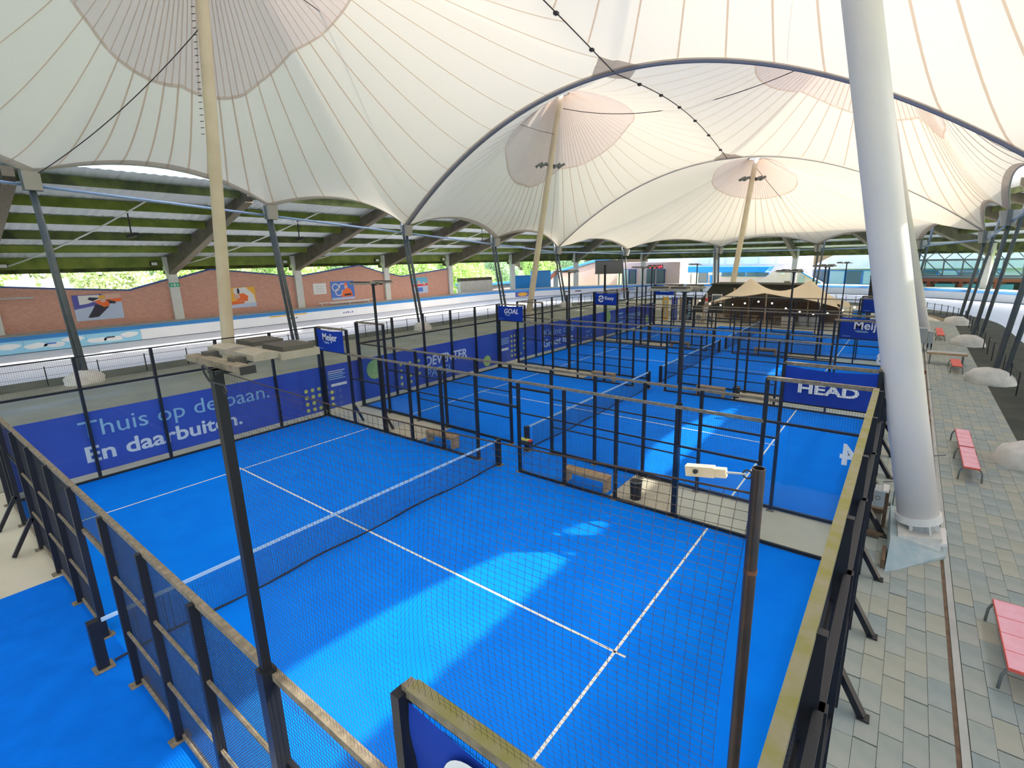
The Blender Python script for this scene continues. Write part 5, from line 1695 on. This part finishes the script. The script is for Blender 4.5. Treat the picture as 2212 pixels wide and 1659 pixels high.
# trees behind the brick wall
def leaf_cloud(n, rx, rz, seed):
    rng = np.random.default_rng(seed)
    vs, fs = [], []
    for i in range(n):
        d = rng.normal(size=3)
        d /= np.linalg.norm(d)
        r = rng.uniform(0.55, 1.0) ** 0.6
        lump = 1 + 0.22 * math.sin(5 * d[0] + 3 * d[2]) + 0.15 * math.sin(7 * d[1])
        c = d * r * lump * np.array([rx, rx, rz])
        u = rng.normal(size=3)
        u /= np.linalg.norm(u)
        v = np.cross(u, rng.normal(size=3))
        v /= np.linalg.norm(v)
        s = rng.uniform(0.13, 0.27)
        m = len(vs)
        vs += [tuple(c - u * s), tuple(c + v * s * 0.6), tuple(c + u * s), tuple(c - v * s * 0.6)]
        fs.append((m, m + 1, m + 2, m + 3))
    return MB().add(vs, fs)
CROWN = {m_: leaf_cloud(5200, 3.6, 4.2, i + 3).mesh('crown', m_) for i, m_ in enumerate(('leaf_light', 'leaf_yellow', 'leaf_dark'))}
TREES = [(-58, -2, 'leaf_light'), (-56, 6, 'leaf_light'), (-60, 11, 'leaf_yellow'), (-55, 17, 'leaf_yellow'), (-62, 20, 'leaf_dark'), (-56, 25, 'leaf_light'), (-60, 32, 'leaf_yellow'),
         (-55, 38, 'leaf_light'), (-61, 44, 'leaf_light'), (-56, 50, 'leaf_dark'), (-60, 57, 'leaf_light'), (-57, 64, 'leaf_light'), (-63, 70, 'leaf_dark'), (-62, 78, 'leaf_light'), (-66, 88, 'leaf_light'), (-64, 98, 'leaf_dark'),
         (-60, 108, 'leaf_light'), (-55, 117, 'leaf_dark')]
DESC = {'leaf_light': 'light green leafy tree', 'leaf_yellow': 'yellowish green leafy tree', 'leaf_dark': 'darker green leafy tree'}
nums = ['first', 'second', 'third', 'fourth', 'fifth', 'sixth', 'seventh', 'eighth', 'ninth', 'tenth', 'eleventh', 'twelfth', 'thirteenth', 'fourteenth', 'fifteenth', 'sixteenth', 'seventeenth', 'eighteenth']
for i, (x, y, m_) in enumerate(TREES):
    t = thing('leafy_tree', '%s seen through the gap above the brick wall, %s from the left' % (DESC[m_], nums[i]), 'tree', (x, y, -0.6), 'trees behind the brick wall')
    part(t, 'trunk', MB().tube([(x, y, -0.6), (x + 0.2, y, 2), (x, y + 0.2, 5)], [0.35, 0.28, 0.16], 8), 'bark')
    cr = piece(t, 'crown', CROWN[m_], (x, y, 4.6 + (i % 3) * 0.5), (0, 0, i * 1.3), stuff=True)
    lo = piece(t, 'crown', CROWN[m_], (x + 1.5, y + 2.0, 2.2), (0.3, 0, i * 2.1), stuff=True)
for i, (y, z) in enumerate(((7.0, 4.9), (9.5, 4.9))):
    t = thing('road_sign', 'white board on legs beyond the brick wall, %s of two' % ('left' if i == 0 else 'right'), 'sign', (-47, y + 1, -0.6))
    part(t, 'board', MB().box((-47.1, y, 4.7), (-47, y + 2.1, 5.75)), 'frame_white')
    for q in (0.4, 1.6):
        part(t, 'leg', MB().tube([(-47.05, y + q, -0.6), (-47.05, y + q, 4.75)], 0.06, 6), 'frame_white')
for i, y in enumerate((5.6, 9.0)):
    t = thing('flag_mast', 'white flag mast behind the brick wall, %s of two' % ('left' if i == 0 else 'right'), 'mast', (-50, y, -0.6))
    part(t, 'shaft', MB().tube([(-50, y, -0.6), (-50, y, 12)], 0.28, 10), 'frame_white')
    part(t, 'cap', MB().tube([(-50, y, 12), (-50, y, 12.2)], 0.32, 10), 'frame_white')
